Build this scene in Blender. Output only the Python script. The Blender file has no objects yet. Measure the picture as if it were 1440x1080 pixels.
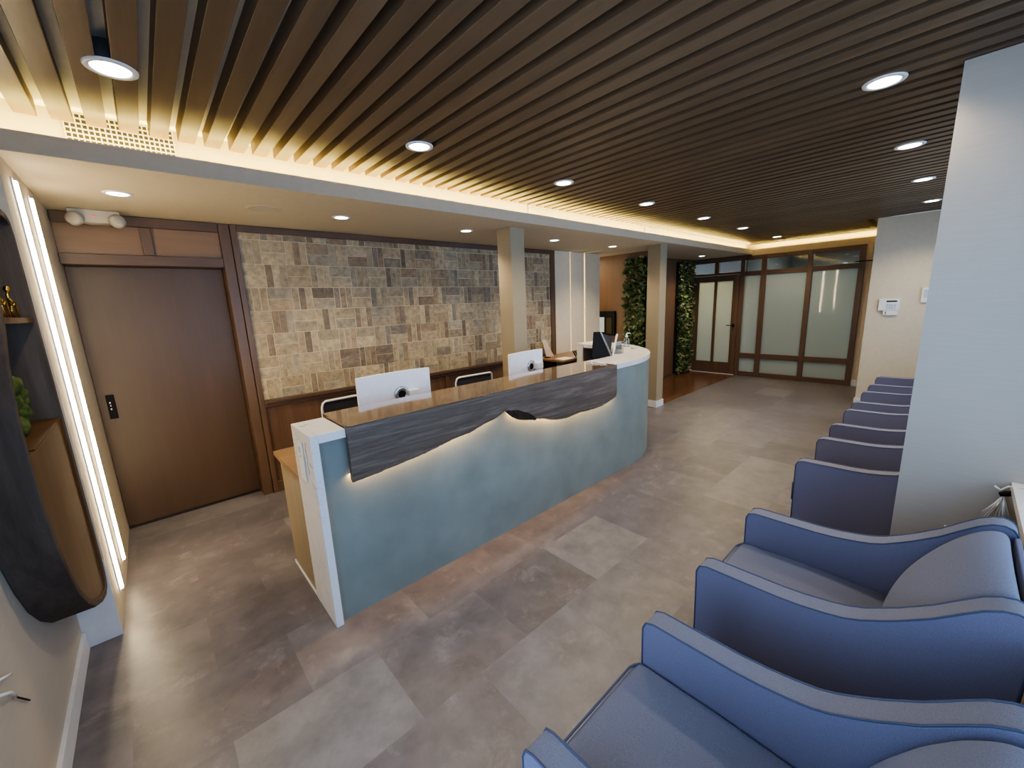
import bpy, bmesh, math, random
from mathutils import Vector, Matrix
random.seed(7)
C = bpy.context.scene.collection
PI = math.pi
rad = math.radians

# ------------------------------------------------------------------ helpers
class MB:
    def __init__(self):
        self.bm = bmesh.new(); self.cols = None
    def box(self, x0, x1, y0, y1, z0, z1):
        b = self.bm
        v = [b.verts.new(p) for p in ((x0,y0,z0),(x1,y0,z0),(x1,y1,z0),(x0,y1,z0),(x0,y0,z1),(x1,y0,z1),(x1,y1,z1),(x0,y1,z1))]
        for f in ((0,3,2,1),(4,5,6,7),(0,1,5,4),(1,2,6,5),(2,3,7,6),(3,0,4,7)):
            b.faces.new([v[i] for i in f])
        return self
    def prism(self, poly, axis, a0, a1):
        """poly: list of 2-D points; axis 'x' -> (y,z), 'y' -> (x,z), 'z' -> (x,y)"""
        def P(p, a):
            return {'x': (a, p[0], p[1]), 'y': (p[0], a, p[1]), 'z': (p[0], p[1], a)}[axis]
        b = self.bm
        A = [b.verts.new(P(p, a0)) for p in poly]; B = [b.verts.new(P(p, a1)) for p in poly]
        n = len(poly)
        b.faces.new(A[::-1]); b.faces.new(B)
        for i in range(n):
            b.faces.new((A[i], A[(i+1) % n], B[(i+1) % n], B[i]))
        return self
    def wall_ring(self, outer, inner, axis, a0, a1):
        """band between two equal-length open outlines, extruded"""
        def P(p, a):
            return {'x': (a, p[0], p[1]), 'y': (p[0], a, p[1]), 'z': (p[0], p[1], a)}[axis]
        b = self.bm; n = len(outer)
        O0 = [b.verts.new(P(p, a0)) for p in outer]; O1 = [b.verts.new(P(p, a1)) for p in outer]
        I0 = [b.verts.new(P(p, a0)) for p in inner]; I1 = [b.verts.new(P(p, a1)) for p in inner]
        for i in range(n-1):
            b.faces.new((O0[i], O0[i+1], O1[i+1], O1[i])); b.faces.new((I0[i+1], I0[i], I1[i], I1[i+1]))
            b.faces.new((O1[i], O1[i+1], I1[i+1], I1[i])); b.faces.new((O0[i+1], O0[i], I0[i], I0[i+1]))
        b.faces.new((O0[0], O1[0], I1[0], I0[0])); b.faces.new((O0[-1], I0[-1], I1[-1], O1[-1]))
        return self
    def tube(self, pts, r, seg=8, closed=False):
        b = self.bm; pts = [Vector(p) for p in pts]; n = len(pts); rings = []
        rr = r if isinstance(r, (list, tuple)) else [r]*n
        up = None
        for i, p in enumerate(pts):
            if closed: t = pts[(i+1) % n]-pts[i-1]
            else: t = pts[min(i+1, n-1)]-pts[max(i-1, 0)]
            t.normalize()
            if up is None:
                up = Vector((0,0,1)) if abs(t.z) < .9 else Vector((1,0,0))
            s = t.cross(up)
            if s.length < 1e-5: s = t.cross(Vector((0,1,.01)))
            s.normalize(); up = s.cross(t).normalized()
            rings.append([b.verts.new(p+(s*math.cos(a)+up*math.sin(a))*rr[i]) for a in (2*PI*k/seg for k in range(seg))])
        m = n if closed else n-1
        for i in range(m):
            A, B = rings[i], rings[(i+1) % n]
            for k in range(seg):
                b.faces.new((A[k], A[(k+1) % seg], B[(k+1) % seg], B[k]))
        if not closed:
            b.faces.new(rings[0][::-1]); b.faces.new(rings[-1])
        return self
    def lathe(self, prof, c=(0,0,0), seg=24, axis='z', a0=0.0, a1=2*PI):
        """prof: (radius, height) list"""
        b = self.bm; c = Vector(c); full = abs(a1-a0-2*PI) < 1e-6
        def P(r, h, a):
            x, y = r*math.cos(a), r*math.sin(a)
            return c+Vector({'z': (x, y, h), 'x': (h, x, y), 'y': (x, h, y)}[axis])
        cols = []
        for k in range(seg if full else seg+1):
            a = a0+(a1-a0)*k/seg
            cols.append([b.verts.new(P(r, h, a)) for r, h in prof])
        m = len(cols)
        for k in range(m if full else m-1):
            A, B = cols[k], cols[(k+1) % m]
            for j in range(len(prof)-1):
                try: b.faces.new((A[j], B[j], B[j+1], A[j+1]))
                except ValueError: pass
        bmesh.ops.remove_doubles(b, verts=b.verts[:], dist=1e-6)
        return self
    def quad(self, *pts):
        return self.bm.faces.new([self.bm.verts.new(p) for p in pts])
    def rot(self, ang, axis='Z', c=(0,0,0)):
        M = Matrix.Translation(Vector(c)) @ Matrix.Rotation(ang, 4, axis) @ Matrix.Translation(-Vector(c))
        bmesh.ops.transform(self.bm, matrix=M, verts=self.bm.verts[:]); return self
    def build(self, name, mat, parent=None, smooth=False, bevel=0, seg=2, sub=0, origin=None, normals=True):
        b = self.bm
        if normals: bmesh.ops.recalc_face_normals(b, faces=b.faces[:])
        if origin is None:
            xs = [v.co.x for v in b.verts]; ys = [v.co.y for v in b.verts]; zs = [v.co.z for v in b.verts]
            origin = ((min(xs)+max(xs))/2, (min(ys)+max(ys))/2, min(zs))
        origin = Vector(origin)
        bmesh.ops.translate(b, verts=b.verts[:], vec=-origin)
        me = bpy.data.meshes.new(name); b.to_mesh(me); b.free()
        if mat: me.materials.append(mat)
        if smooth:
            for p in me.polygons: p.use_smooth = True
        o = bpy.data.objects.new(name, me); C.objects.link(o)
        if parent is not None:
            o.parent = parent; o.location = origin-world_loc(parent)
        else: o.location = origin
        if bevel:
            m = o.modifiers.new('Bevel', 'BEVEL'); m.width = bevel; m.segments = seg; m.limit_method = 'ANGLE'; m.angle_limit = rad(35)
            if not smooth:
                for p in me.polygons: p.use_smooth = True
                m.harden_normals = True
        if sub:
            m = o.modifiers.new('Subsurf', 'SUBSURF'); m.levels = sub; m.render_levels = sub
        return o

def world_loc(o):
    v = Vector(o.location)
    while o.parent: o = o.parent; v += o.location
    return v
def tag(o, label=None, cat=None, group=None, kind=None):
    if label: o['label'] = label
    if cat: o['category'] = cat
    if group: o['group'] = group
    if kind: o['kind'] = kind
    return o
def empty(name, loc, label=None, cat=None, group=None, kind=None):
    o = bpy.data.objects.new(name, None); C.objects.link(o); o.location = loc; o.empty_display_size = .1
    return tag(o, label, cat, group, kind)
def copy_tree(o, parent=None, name=None):
    c = o.copy(); C.objects.link(c)
    if parent is not None: c.parent = parent
    for ch in list(o.children): copy_tree(ch, c)
    return c
def box(name, mat, x0, x1, y0, y1, z0, z1, parent=None, bevel=0, **k):
    return MB().box(x0, x1, y0, y1, z0, z1).build(name, mat, parent, bevel=bevel, **k)
def struct(o, label=None):
    o['kind'] = 'structure'
    if label: o['label'] = label
    return o

# ------------------------------------------------------------------ materials
def mat_new(name):
    m = bpy.data.materials.new(name); m.use_nodes = True
    nt = m.node_tree; b = nt.nodes['Principled BSDF']
    return m, nt, b
def N(nt, t, **k):
    n = nt.nodes.new(t)
    for a, v in k.items(): setattr(n, a, v)
    return n
def ramp(nt, stops):
    r = N(nt, 'ShaderNodeValToRGB'); e = r.color_ramp.elements
    e[0].position, e[0].color = stops[0][0], (*stops[0][1], 1)
    e[1].position, e[1].color = stops[-1][0], (*stops[-1][1], 1)
    for p, c in stops[1:-1]:
        x = e.new(p); x.color = (*c, 1)
    return r
def plain(name, col, rough=.5, metal=0, spec=.5, noise=0, nscale=20, bump=0, bscale=200, coat=0, sheen=0):
    m, nt, b = mat_new(name)
    b.inputs['Base Color'].default_value = (*col, 1); b.inputs['Roughness'].default_value = rough
    b.inputs['Metallic'].default_value = metal; b.inputs['Specular IOR Level'].default_value = spec
    if coat: b.inputs['Coat Weight'].default_value = coat; b.inputs['Coat Roughness'].default_value = .08
    if sheen:
        b.inputs['Sheen Weight'].default_value = sheen; b.inputs['Sheen Roughness'].default_value = .4
        b.inputs['Sheen Tint'].default_value = (.75, .8, 1, 1)
    tc = N(nt, 'ShaderNodeTexCoord')
    n = N(nt, 'ShaderNodeTexNoise'); n.inputs['Scale'].default_value = nscale; n.inputs['Detail'].default_value = 5
    nt.links.new(tc.outputs['Object'], n.inputs['Vector'])
    a = noise if noise else .03
    r = ramp(nt, [(.3, tuple(max(0, c*(1-a)) for c in col)), (.7, tuple(min(1, c*(1+a)) for c in col))])
    nt.links.new(n.outputs['Fac'], r.inputs['Fac']); nt.links.new(r.outputs['Color'], b.inputs['Base Color'])
    if bump:
        n2 = N(nt, 'ShaderNodeTexNoise'); n2.inputs['Scale'].default_value = bscale; n2.inputs['Detail'].default_value = 3
        bp = N(nt, 'ShaderNodeBump'); bp.inputs['Strength'].default_value = bump; bp.inputs['Distance'].default_value = .002
        nt.links.new(tc.outputs['Object'], n2.inputs['Vector']); nt.links.new(n2.outputs['Fac'], bp.inputs['Height']); nt.links.new(bp.outputs['Normal'], b.inputs['Normal'])
    return m
def wood(name, dark, mid, light, axis='z', rough=.4, fine=1.0, coat=0, vary=0.0, contrast=1.0, bump=.05, scale=1.0, dist=.8):
    m, nt, b = mat_new(name)
    tc = N(nt, 'ShaderNodeTexCoord'); mp = N(nt, 'ShaderNodeMapping')
    s = {'x': (.6, 9, 9), 'y': (9, .6, 9), 'z': (9, 9, .6)}[axis]
    mp.inputs['Scale'].default_value = tuple(v*scale for v in s)
    nt.links.new(tc.outputs['Object'], mp.inputs['Vector'])
    oi = N(nt, 'ShaderNodeObjectInfo'); ml = N(nt, 'ShaderNodeVectorMath', operation='ADD')
    sc = N(nt, 'ShaderNodeVectorMath', operation='SCALE'); sc.inputs[0].default_value = (13, 17, 11)
    nt.links.new(oi.outputs['Random'], sc.inputs['Scale']); nt.links.new(mp.outputs[0], ml.inputs[0]); nt.links.new(sc.outputs[0], ml.inputs[1])
    n1 = N(nt, 'ShaderNodeTexNoise'); n1.inputs['Scale'].default_value = .7*fine; n1.inputs['Detail'].default_value = 6; n1.inputs['Distortion'].default_value = dist; n2_d = dist*.35
    n2 = N(nt, 'ShaderNodeTexNoise'); n2.inputs['Scale'].default_value = 5.5*fine; n2.inputs['Detail'].default_value = 8; n2.inputs['Roughness'].default_value = .7; n2.inputs['Distortion'].default_value = n2_d if dist > 1 else 0
    nt.links.new(ml.outputs[0], n1.inputs['Vector']); nt.links.new(ml.outputs[0], n2.inputs['Vector'])
    mx = N(nt, 'ShaderNodeMix', data_type='FLOAT'); mx.inputs[0].default_value = .42
    nt.links.new(n1.outputs['Fac'], mx.inputs[2]); nt.links.new(n2.outputs['Fac'], mx.inputs[3])
    d = .22/contrast
    r = ramp(nt, [(.5-d, dark), (.5, mid), (.5+d, light)])
    nt.links.new(mx.outputs[0], r.inputs['Fac'])
    out = r.outputs['Color']
    if vary:
        hs = N(nt, 'ShaderNodeHueSaturation'); mr = N(nt, 'ShaderNodeMapRange')
        mr.inputs['To Min'].default_value = 1-vary; mr.inputs['To Max'].default_value = 1+vary
        nt.links.new(oi.outputs['Random'], mr.inputs['Value']); nt.links.new(mr.outputs[0], hs.inputs['Value']); nt.links.new(out, hs.inputs['Color']); out = hs.outputs['Color']
    nt.links.new(out, b.inputs['Base Color'])
    b.inputs['Roughness'].default_value = rough
    if coat: b.inputs['Coat Weight'].default_value = coat; b.inputs['Coat Roughness'].default_value = .05
    if bump:
        bp = N(nt, 'ShaderNodeBump'); bp.inputs['Strength'].default_value = bump*4; bp.inputs['Distance'].default_value = .002
        nt.links.new(n2.outputs['Fac'], bp.inputs['Height']); nt.links.new(bp.outputs['Normal'], b.inputs['Normal'])
    return m
def emis(name, col, s):
    m = bpy.data.materials.new(name); m.use_nodes = True; nt = m.node_tree
    nt.nodes.remove(nt.nodes['Principled BSDF'])
    e = N(nt, 'ShaderNodeEmission'); e.inputs['Color'].default_value = (*col, 1); e.inputs['Strength'].default_value = s
    nt.links.new(e.outputs[0], nt.nodes['Material Output'].inputs[0]); return m
def stripes_paint(name, col, axis_scale, amt, rough=.7, bump=.15):
    """woven wallpaper: fine horizontal streaks"""
    m, nt, b = mat_new(name); tc = N(nt, 'ShaderNodeTexCoord'); mp = N(nt, 'ShaderNodeMapping'); mp.inputs['Scale'].default_value = axis_scale
    n = N(nt, 'ShaderNodeTexNoise'); n.inputs['Scale'].default_value = 1; n.inputs['Detail'].default_value = 4
    nt.links.new(tc.outputs['Object'], mp.inputs[0]); nt.links.new(mp.outputs[0], n.inputs['Vector'])
    r = ramp(nt, [(.25, tuple(c*(1-amt) for c in col)), (.75, tuple(min(1, c*(1+amt)) for c in col))])
    nt.links.new(n.outputs['Fac'], r.inputs[0]); nt.links.new(r.outputs[0], b.inputs['Base Color']); b.inputs['Roughness'].default_value = rough
    bp = N(nt, 'ShaderNodeBump'); bp.inputs['Strength'].default_value = bump; bp.inputs['Distance'].default_value = .002
    nt.links.new(n.outputs['Fac'], bp.inputs['Height']); nt.links.new(bp.outputs[0], b.inputs['Normal'])
    return m
def attr_tile(name, rough, nscale, amt, bump=.1, spec=.5, stretch=(1,1,1), patch=(.5,.5,.5), patch_amt=0.0, rough_var=0.0):
    """per-tile colour attribute broken up by noise"""
    m, nt, b = mat_new(name); at = N(nt, 'ShaderNodeAttribute'); at.attribute_name = 'Col'
    tc = N(nt, 'ShaderNodeTexCoord'); mp = N(nt, 'ShaderNodeMapping'); mp.inputs['Scale'].default_value = stretch
    nt.links.new(tc.outputs['Object'], mp.inputs[0])
    ofs = N(nt, 'ShaderNodeVectorMath', operation='MULTIPLY_ADD'); ofs.inputs[1].default_value = (37, 29, 31)
    nt.links.new(at.outputs['Color'], ofs.inputs[0]); nt.links.new(mp.outputs[0], ofs.inputs[2])
    n = N(nt, 'ShaderNodeTexNoise'); n.inputs['Scale'].default_value = nscale; n.inputs['Detail'].default_value = 9; n.inputs['Roughness'].default_value = .62; n.inputs['Distortion'].default_value = .15
    nt.links.new(ofs.outputs[0], n.inputs['Vector'])
    mr = N(nt, 'ShaderNodeMapRange'); mr.inputs['From Min'].default_value = .3; mr.inputs['From Max'].default_value = .7; mr.inputs['To Min'].default_value = 1-amt; mr.inputs['To Max'].default_value = 1+amt
    nt.links.new(n.outputs['Fac'], mr.inputs['Value'])
    vm = N(nt, 'ShaderNodeVectorMath', operation='SCALE'); nt.links.new(at.outputs['Color'], vm.inputs[0]); nt.links.new(mr.outputs[0], vm.inputs['Scale'])
    out = vm.outputs[0]
    if patch_amt:
        n3 = N(nt, 'ShaderNodeTexNoise'); n3.inputs['Scale'].default_value = nscale*.8; n3.inputs['Detail'].default_value = 12; n3.inputs['Roughness'].default_value = .78; n3.inputs['Distortion'].default_value = .3
        nt.links.new(ofs.outputs[0], n3.inputs['Vector'])
        m2 = N(nt, 'ShaderNodeMapRange'); m2.inputs['From Min'].default_value = .54; m2.inputs['From Max'].default_value = .68; m2.inputs['To Max'].default_value = patch_amt
        nt.links.new(n3.outputs['Fac'], m2.inputs['Value'])
        mx = N(nt, 'ShaderNodeMix', data_type='RGBA'); mx.inputs[7].default_value = (*patch, 1)
        nt.links.new(m2.outputs[0], mx.inputs[0]); nt.links.new(out, mx.inputs[6]); out = mx.outputs[2]
    nt.links.new(out, b.inputs['Base Color']); b.inputs['Roughness'].default_value = rough; b.inputs['Specular IOR Level'].default_value = spec
    if rough_var:
        m4 = N(nt, 'ShaderNodeMapRange'); m4.inputs['From Min'].default_value = .3; m4.inputs['From Max'].default_value = .7; m4.inputs['To Min'].default_value = rough-rough_var; m4.inputs['To Max'].default_value = rough+rough_var
        nt.links.new(n.outputs['Fac'], m4.inputs['Value']); nt.links.new(m4.outputs[0], b.inputs['Roughness'])
    bp = N(nt, 'ShaderNodeBump'); bp.inputs['Strength'].default_value = bump; bp.inputs['Distance'].default_value = .003
    nt.links.new(n.outputs['Fac'], bp.inputs['Height']); nt.links.new(bp.outputs[0], b.inputs['Normal'])
    return m

M = {}
M['slat'] = wood('slat_wood', (.085,.051,.027), (.12,.075,.041), (.165,.106,.06), 'y', rough=.42, vary=.16, contrast=.9)
M['trim'] = wood('trim_wood', (.075,.043,.026), (.11,.064,.039), (.15,.09,.056), 'z', rough=.4, contrast=.9)
M['trimx'] = wood('trim_wood_x', (.065,.037,.022), (.095,.055,.034), (.13,.078,.048), 'x', rough=.4, contrast=.9)
M['trimy'] = wood('trim_wood_y', (.08,.044,.026), (.12,.067,.041), (.16,.092,.057), 'y', rough=.4, contrast=.9)
M['glassframe'] = wood('partition_wood', (.095,.055,.034), (.135,.081,.051), (.175,.11,.072), 'z', rough=.35)
M['glassframe_y'] = wood('partition_wood_y', (.095,.055,.034), (.135,.081,.051), (.175,.11,.072), 'y', rough=.35)
M['door'] = wood('door_wood', (.06,.033,.018), (.075,.043,.024), (.10,.058,.033), 'z', rough=.42, fine=.55, contrast=.75)
M['panel'] = wood('transom_panel_wood', (.16,.095,.052), (.20,.12,.066), (.24,.148,.083), 'x', rough=.4, contrast=.8)
M['wainscot'] = wood('wainscot_wood', (.07,.037,.022), (.115,.064,.04), (.165,.098,.062), 'z', rough=.4, contrast=1.2)
M['brown'] = wood('brown_wall_wood', (.115,.062,.037), (.15,.083,.05), (.185,.105,.066), 'z', rough=.45, contrast=.7)
M['slabtop'] = wood('slab_top_wood', (.15,.09,.044), (.19,.12,.06), (.235,.15,.08), 'x', rough=.10, coat=1, contrast=1, bump=.01)
M['slabface'] = wood('slab_face_wood', (.06,.042,.031), (.125,.092,.07), (.235,.182,.147), 'x', rough=.5, contrast=1.15, fine=1.7, bump=.12, scale=1.3, dist=2.6)
M['bark'] = plain('bark', (.04,.027,.02), .95, spec=.1, noise=.5, nscale=60, bump=1, bscale=90)
M['deskwood'] = wood('worktop_wood', (.17,.095,.048), (.23,.135,.07), (.29,.18,.10), 'x', rough=.35)
M['cabwood'] = wood('cabinet_wood', (.165,.125,.08), (.215,.165,.108), (.265,.21,.14), 'z', rough=.45, contrast=.8)
M['podface'] = wood('niche_face_wood', (.06,.032,.014), (.085,.046,.021), (.115,.063,.03), 'z', rough=.55)
M['podface'].node_tree.nodes['Principled BSDF'].inputs['Specular IOR Level'].default_value = .2
M['podrim'] = wood('niche_rim_wood', (.06,.046,.037), (.105,.082,.067), (.17,.138,.115), 'z', rough=.8, contrast=1.2, fine=.6)
M['podrim'].node_tree.nodes['Principled BSDF'].inputs['Specular IOR Level'].default_value = .15
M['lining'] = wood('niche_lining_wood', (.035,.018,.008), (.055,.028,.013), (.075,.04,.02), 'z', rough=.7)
M['white'] = plain('white_paint', (.62,.60,.56), .6)
M['soffit'] = plain('soffit_paint', (.50,.44,.33), .7)
M['ceil'] = plain('ceiling_paint', (.6,.57,.5), .8)
M['wallp'] = stripes_paint('woven_wallpaper', (.47,.43,.37), (7, 7, 420), .055)
M['colp'] = stripes_paint('woven_column_paper', (.33,.27,.175), (7, 7, 420), .05)
M['farwall'] = plain('far_wall_paint', (.63,.55,.41), .7)
M['base'] = plain('baseboard_paint', (.72,.73,.75), .4)
M['quartz'] = plain('white_quartz', (.78,.76,.74), .25, noise=.04, nscale=8)
M['plaster'] = plain('grey_plaster', (.21,.238,.218), .5, noise=.14, nscale=3.2, bump=.15, bscale=40)
M['fabric'] = plain('blue_grey_fabric', (.155,.155,.235), .8, noise=.18, nscale=420, bump=.45, bscale=900, sheen=.15)
M['fabrictop'] = plain('grey_fabric', (.155,.162,.21), .8, noise=.2, nscale=420, bump=.45, bscale=900, sheen=.2)
M['seatfab'] = plain('seat_fabric', (.145,.157,.215), .8, noise=.2, nscale=420, bump=.45, bscale=900, sheen=.2)
M['piping'] = plain('navy_piping', (.05,.065,.12), .6)
M['leg'] = plain('dark_leg', (.02,.013,.01), .4)
M['black'] = plain('black_plastic', (.010,.009,.009), .6, spec=.15)
M['darkmetal'] = plain('dark_metal', (.02,.018,.016), .35, metal=.6)
M['silver'] = plain('silver_metal', (.6,.6,.62), .25, metal=.9)
M['monitor'] = plain('monitor_white', (.80,.83,.90), .3)
M['mesh'] = plain('chair_mesh', (.03,.03,.034), .7, noise=.3, nscale=400)
M['whiteplastic'] = plain('white_plastic', (.75,.75,.73), .35)
M['offwhite'] = plain('off_white_plastic', (.42,.39,.33), .45)
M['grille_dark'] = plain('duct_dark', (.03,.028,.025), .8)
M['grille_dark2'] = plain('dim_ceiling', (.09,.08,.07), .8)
M['gold'] = plain('gold', (.75,.52,.14), .25, metal=1)
M['paper'] = plain('paper', (.8,.78,.72), .7)
M['pinkcard'] = plain('pink_grey_card', (.5,.4,.36), .6)
M['lamp'] = emis('lamp_lens', (1,.93,.86), 11)
M['led'] = emis('led_tube', (1,.80,.50), 31)
M['coveled'] = emis('cove_led', (1,.78,.42), 6)
M['slotled'] = emis('slot_led', (1,.84,.52), 11)
M['red'] = emis('red_indicator', (1,.08,.05), 1.2)
M['whitebox'] = plain('appliance_pale', (.55,.66,.85), .3)
M['moss'] = plain('moss', (.07,.10,.02), .95, noise=.6, nscale=40, bump=1, bscale=80)
M['backing'] = plain('leaf_backing', (.008,.012,.006), .95)
def leafmat(name, a, b_):
    m, nt, b = mat_new(name); at = N(nt, 'ShaderNodeAttribute'); at.attribute_name = 'Col'
    nt.links.new(at.outputs['Color'], b.inputs['Base Color']); b.inputs['Roughness'].default_value = .45
    return m
M['leaf'] = leafmat('leaf', 0, 0)
# frosted glass: milky, glossy-faced
m, nt, b = mat_new('frosted_glass')
b.inputs['Base Color'].default_value = (.50,.53,.48,1); b.inputs['Roughness'].default_value = .03; b.inputs['IOR'].default_value = 1.7; b.inputs['Specular IOR Level'].default_value = .5
tr = N(nt, 'ShaderNodeBsdfTranslucent'); tr.inputs['Color'].default_value = (.62,.66,.62,1)
mx = N(nt, 'ShaderNodeMixShader'); mx.inputs[0].default_value = .5
nt.links.new(b.outputs[0], mx.inputs[1]); nt.links.new(tr.outputs[0], mx.inputs[2]); nt.links.new(mx.outputs[0], nt.nodes['Material Output'].inputs[0])
M['frost'] = m
def clear(name, tint=(1,1,1), g=.12):
    m = bpy.data.materials.new(name); m.use_nodes = True; nt = m.node_tree; nt.nodes.remove(nt.nodes['Principled BSDF'])
    t = N(nt, 'ShaderNodeBsdfTransparent'); t.inputs[0].default_value = (*tint, 1)
    gl = N(nt, 'ShaderNodeBsdfGlossy'); gl.inputs['Roughness'].default_value = .02
    lw = N(nt, 'ShaderNodeLayerWeight'); lw.inputs[0].default_value = g+.1
    mr = N(nt, 'ShaderNodeMapRange'); mr.inputs['To Min'].default_value = .04; mr.inputs['To Max'].default_value = .6
    mx = N(nt, 'ShaderNodeMixShader'); nt.links.new(lw.outputs['Fresnel'], mr.inputs[0]); nt.links.new(mr.outputs[0], mx.inputs[0])
    nt.links.new(t.outputs[0], mx.inputs[1]); nt.links.new(gl.outputs[0], mx.inputs[2]); nt.links.new(mx.outputs[0], nt.nodes['Material Output'].inputs[0])
    return m
M['glass'] = clear('clear_glass', (.95,.97,.97))
M['bottle'] = clear('clear_bottle', (.8,.85,.85), .25)
M['floor'] = attr_tile('floor_stone_tile', .37, 6.5, .24, bump=.10, patch=(.27,.25,.245), patch_amt=.6, rough_var=.05)
M['brick'] = attr_tile('brick_tile', .6, 20, .42, bump=.4, stretch=(1,1,1), patch=(.40,.33,.235), patch_amt=.6)
M['grout'] = plain('grout', (.58,.49,.34), .8)
M['woodfloor'] = attr_tile('wood_floor', .24, 3.5, .4, bump=.05, stretch=(.5,6,1))

def color_attr(o, cols):
    me = o.data; ca = me.color_attributes.new('Col', 'FLOAT_COLOR', 'CORNER')
    for p, c in zip(me.polygons, cols):
        for li in p.loop_indices: ca.data[li].color = (*c, 1)

# ------------------------------------------------------------------ dimensions (metres; camera stands at the origin)
XL, XS, YR = -.49, -.348, 2.876       # left wall, LED wall, return
YW, YD = 4.21, 4.36                   # panelled wall, recessed door
ZC, ZS, ZT = 2.426, 2.604, 2.677      # soffit, underside of slats, upper ceiling
YL, YCV = 2.90, 3.02                  # soffit fascia, cove wall
XG, XF, YF = 9.10, 7.60, .90          # glass partition, far wall, its corner
YN = -.45                             # window wall

# ------------------------------------------------------------------ floor
def tile_floor():
    m = MB(); cols = []
    tx, ty, y0 = .602, .457, 1.762
    rnd = random.Random(11)
    ylim = 3.035
    k = math.floor((YN-.1-y0)/ty)
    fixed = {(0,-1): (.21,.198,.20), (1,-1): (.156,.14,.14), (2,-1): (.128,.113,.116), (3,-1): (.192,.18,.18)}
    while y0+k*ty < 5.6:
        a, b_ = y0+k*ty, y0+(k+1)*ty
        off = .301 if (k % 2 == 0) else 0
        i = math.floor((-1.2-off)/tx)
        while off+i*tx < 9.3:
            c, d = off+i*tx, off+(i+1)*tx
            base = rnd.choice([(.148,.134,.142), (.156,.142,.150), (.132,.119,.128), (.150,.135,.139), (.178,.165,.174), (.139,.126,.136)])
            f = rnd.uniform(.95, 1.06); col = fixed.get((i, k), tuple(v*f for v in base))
            def add(xa, xb, ya, yb):
                if xb-xa > .002 and yb-ya > .002:
                    m.quad((xa,ya,0),(xb,ya,0),(xb,yb,0),(xa,yb,0)); cols.append(col)
            # leave the wood-floor bay free
            if b_ <= ylim or d <= 5.6: add(c, min(d, 9.4), a, b_)
            else:
                add(c, min(d, 9.4), a, min(b_, ylim))
                if c < 5.6: add(c, min(d, 5.6), max(a, ylim), b_)
            i += 1
        k += 1
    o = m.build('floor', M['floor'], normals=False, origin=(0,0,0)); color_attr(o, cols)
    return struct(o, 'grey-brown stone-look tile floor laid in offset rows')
tile_floor()
m = MB(); cols = []; rnd = random.Random(5); y = 3.035
while y < 5.6:
    x = 5.6 - rnd.uniform(0, .8)
    while x < 9.4:
        L = rnd.uniform(.7, 1.3); a, b_ = max(x, 5.6), min(x+L, 9.4)
        if b_ > a+.01:
            f = rnd.uniform(.75, 1.2); m.quad((a,y,0),(b_,y,0),(b_,y+.13,0),(a,y+.13,0)); cols.append((.125*f,.06*f,.033*f))
        x += L
    y += .13
o = m.build('floor', M['woodfloor'], normals=False); color_attr(o, cols); struct(o, 'reddish brown plank floor in front of the leaf wall'); o.name = 'floor_wood'

# ------------------------------------------------------------------ ceiling: upper ceiling, slats, soffit with cove
def Wl(name, mat, *a, label=None): return struct(box(name, mat, *a), label)
ceiling = Wl('ceiling', M['ceil'], XL-.1, 9.4, YN-.2, YCV+.03, ZT, ZT+.08)
proto = box('ceiling_slat', M['slat'], -.0365, .0365, YN+.01, 2.945, ZS, ZT-.0005, parent=ceiling, bevel=.002, seg=1)
short = None
for k in range(-6, 76):
    x = .339+.1146*k
    if x < XF-.03:
        s = proto if k == -6 else proto.copy()
        if k != -6: C.objects.link(s)
        s.location.x = x-ceiling.location.x
    else:
        if short is None:
            short = box('ceiling_slat', M['slat'], -.0365, .0365, YF+.13, 2.945, ZS, ZT-.0005, parent=ceiling, bevel=.002, seg=1); s = short
        else:
            s = short.copy(); C.objects.link(s)
        s.location.x = x-ceiling.location.x
# soffit body over the desk, its lip and the cove wall
m = MB()
m.box(XL-.1, XG+.02, YL, YL+.022, ZC, 2.516)          # fascia lip
m.box(XL-.1, XG+.16, YL+.022, YCV, ZC, ZC+.012)       # ledge
m.box(XL-.1, XG+.16, YCV, 6.4, ZC, ZC+.012)           # underside
m.box(XL-.1, XG+.16, YCV+.0003, YCV+.02, ZC+.012, ZT)       # cove wall
struct(m.build('ceiling_soffit', M['soffit']), 'dropped white ceiling over the desk with a glowing cove edge')
m = MB()
m.box(XG, XG+.02, YF-.1, YL, 2.402, 2.516); m.box(XG+.02, XG+.14, YF-.1, YL-.0005, 2.402, 2.43); m.box(XG+.14, XG+.16, YF-.1, YCV, 2.43, ZT)
struct(m.build('ceiling_cove', M['soffit']), 'glowing cove edge above the glass partition')
# LED tape in the coves
o = tag(box('cove_light_strip', M['coveled'], XL+.02, 9.1, YL+.05, YL+.06, ZC+.0125, ZC+.02), 'warm light strip hidden behind the long soffit lip above the desk', 'light strip')
o = tag(box('cove_light_strip', M['coveled'], XG+.05, XG+.06, YF+.02, YL-.02, 2.4305, 2.438), 'warm light strip hidden in the cove above the glass partition', 'light strip')

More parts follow.
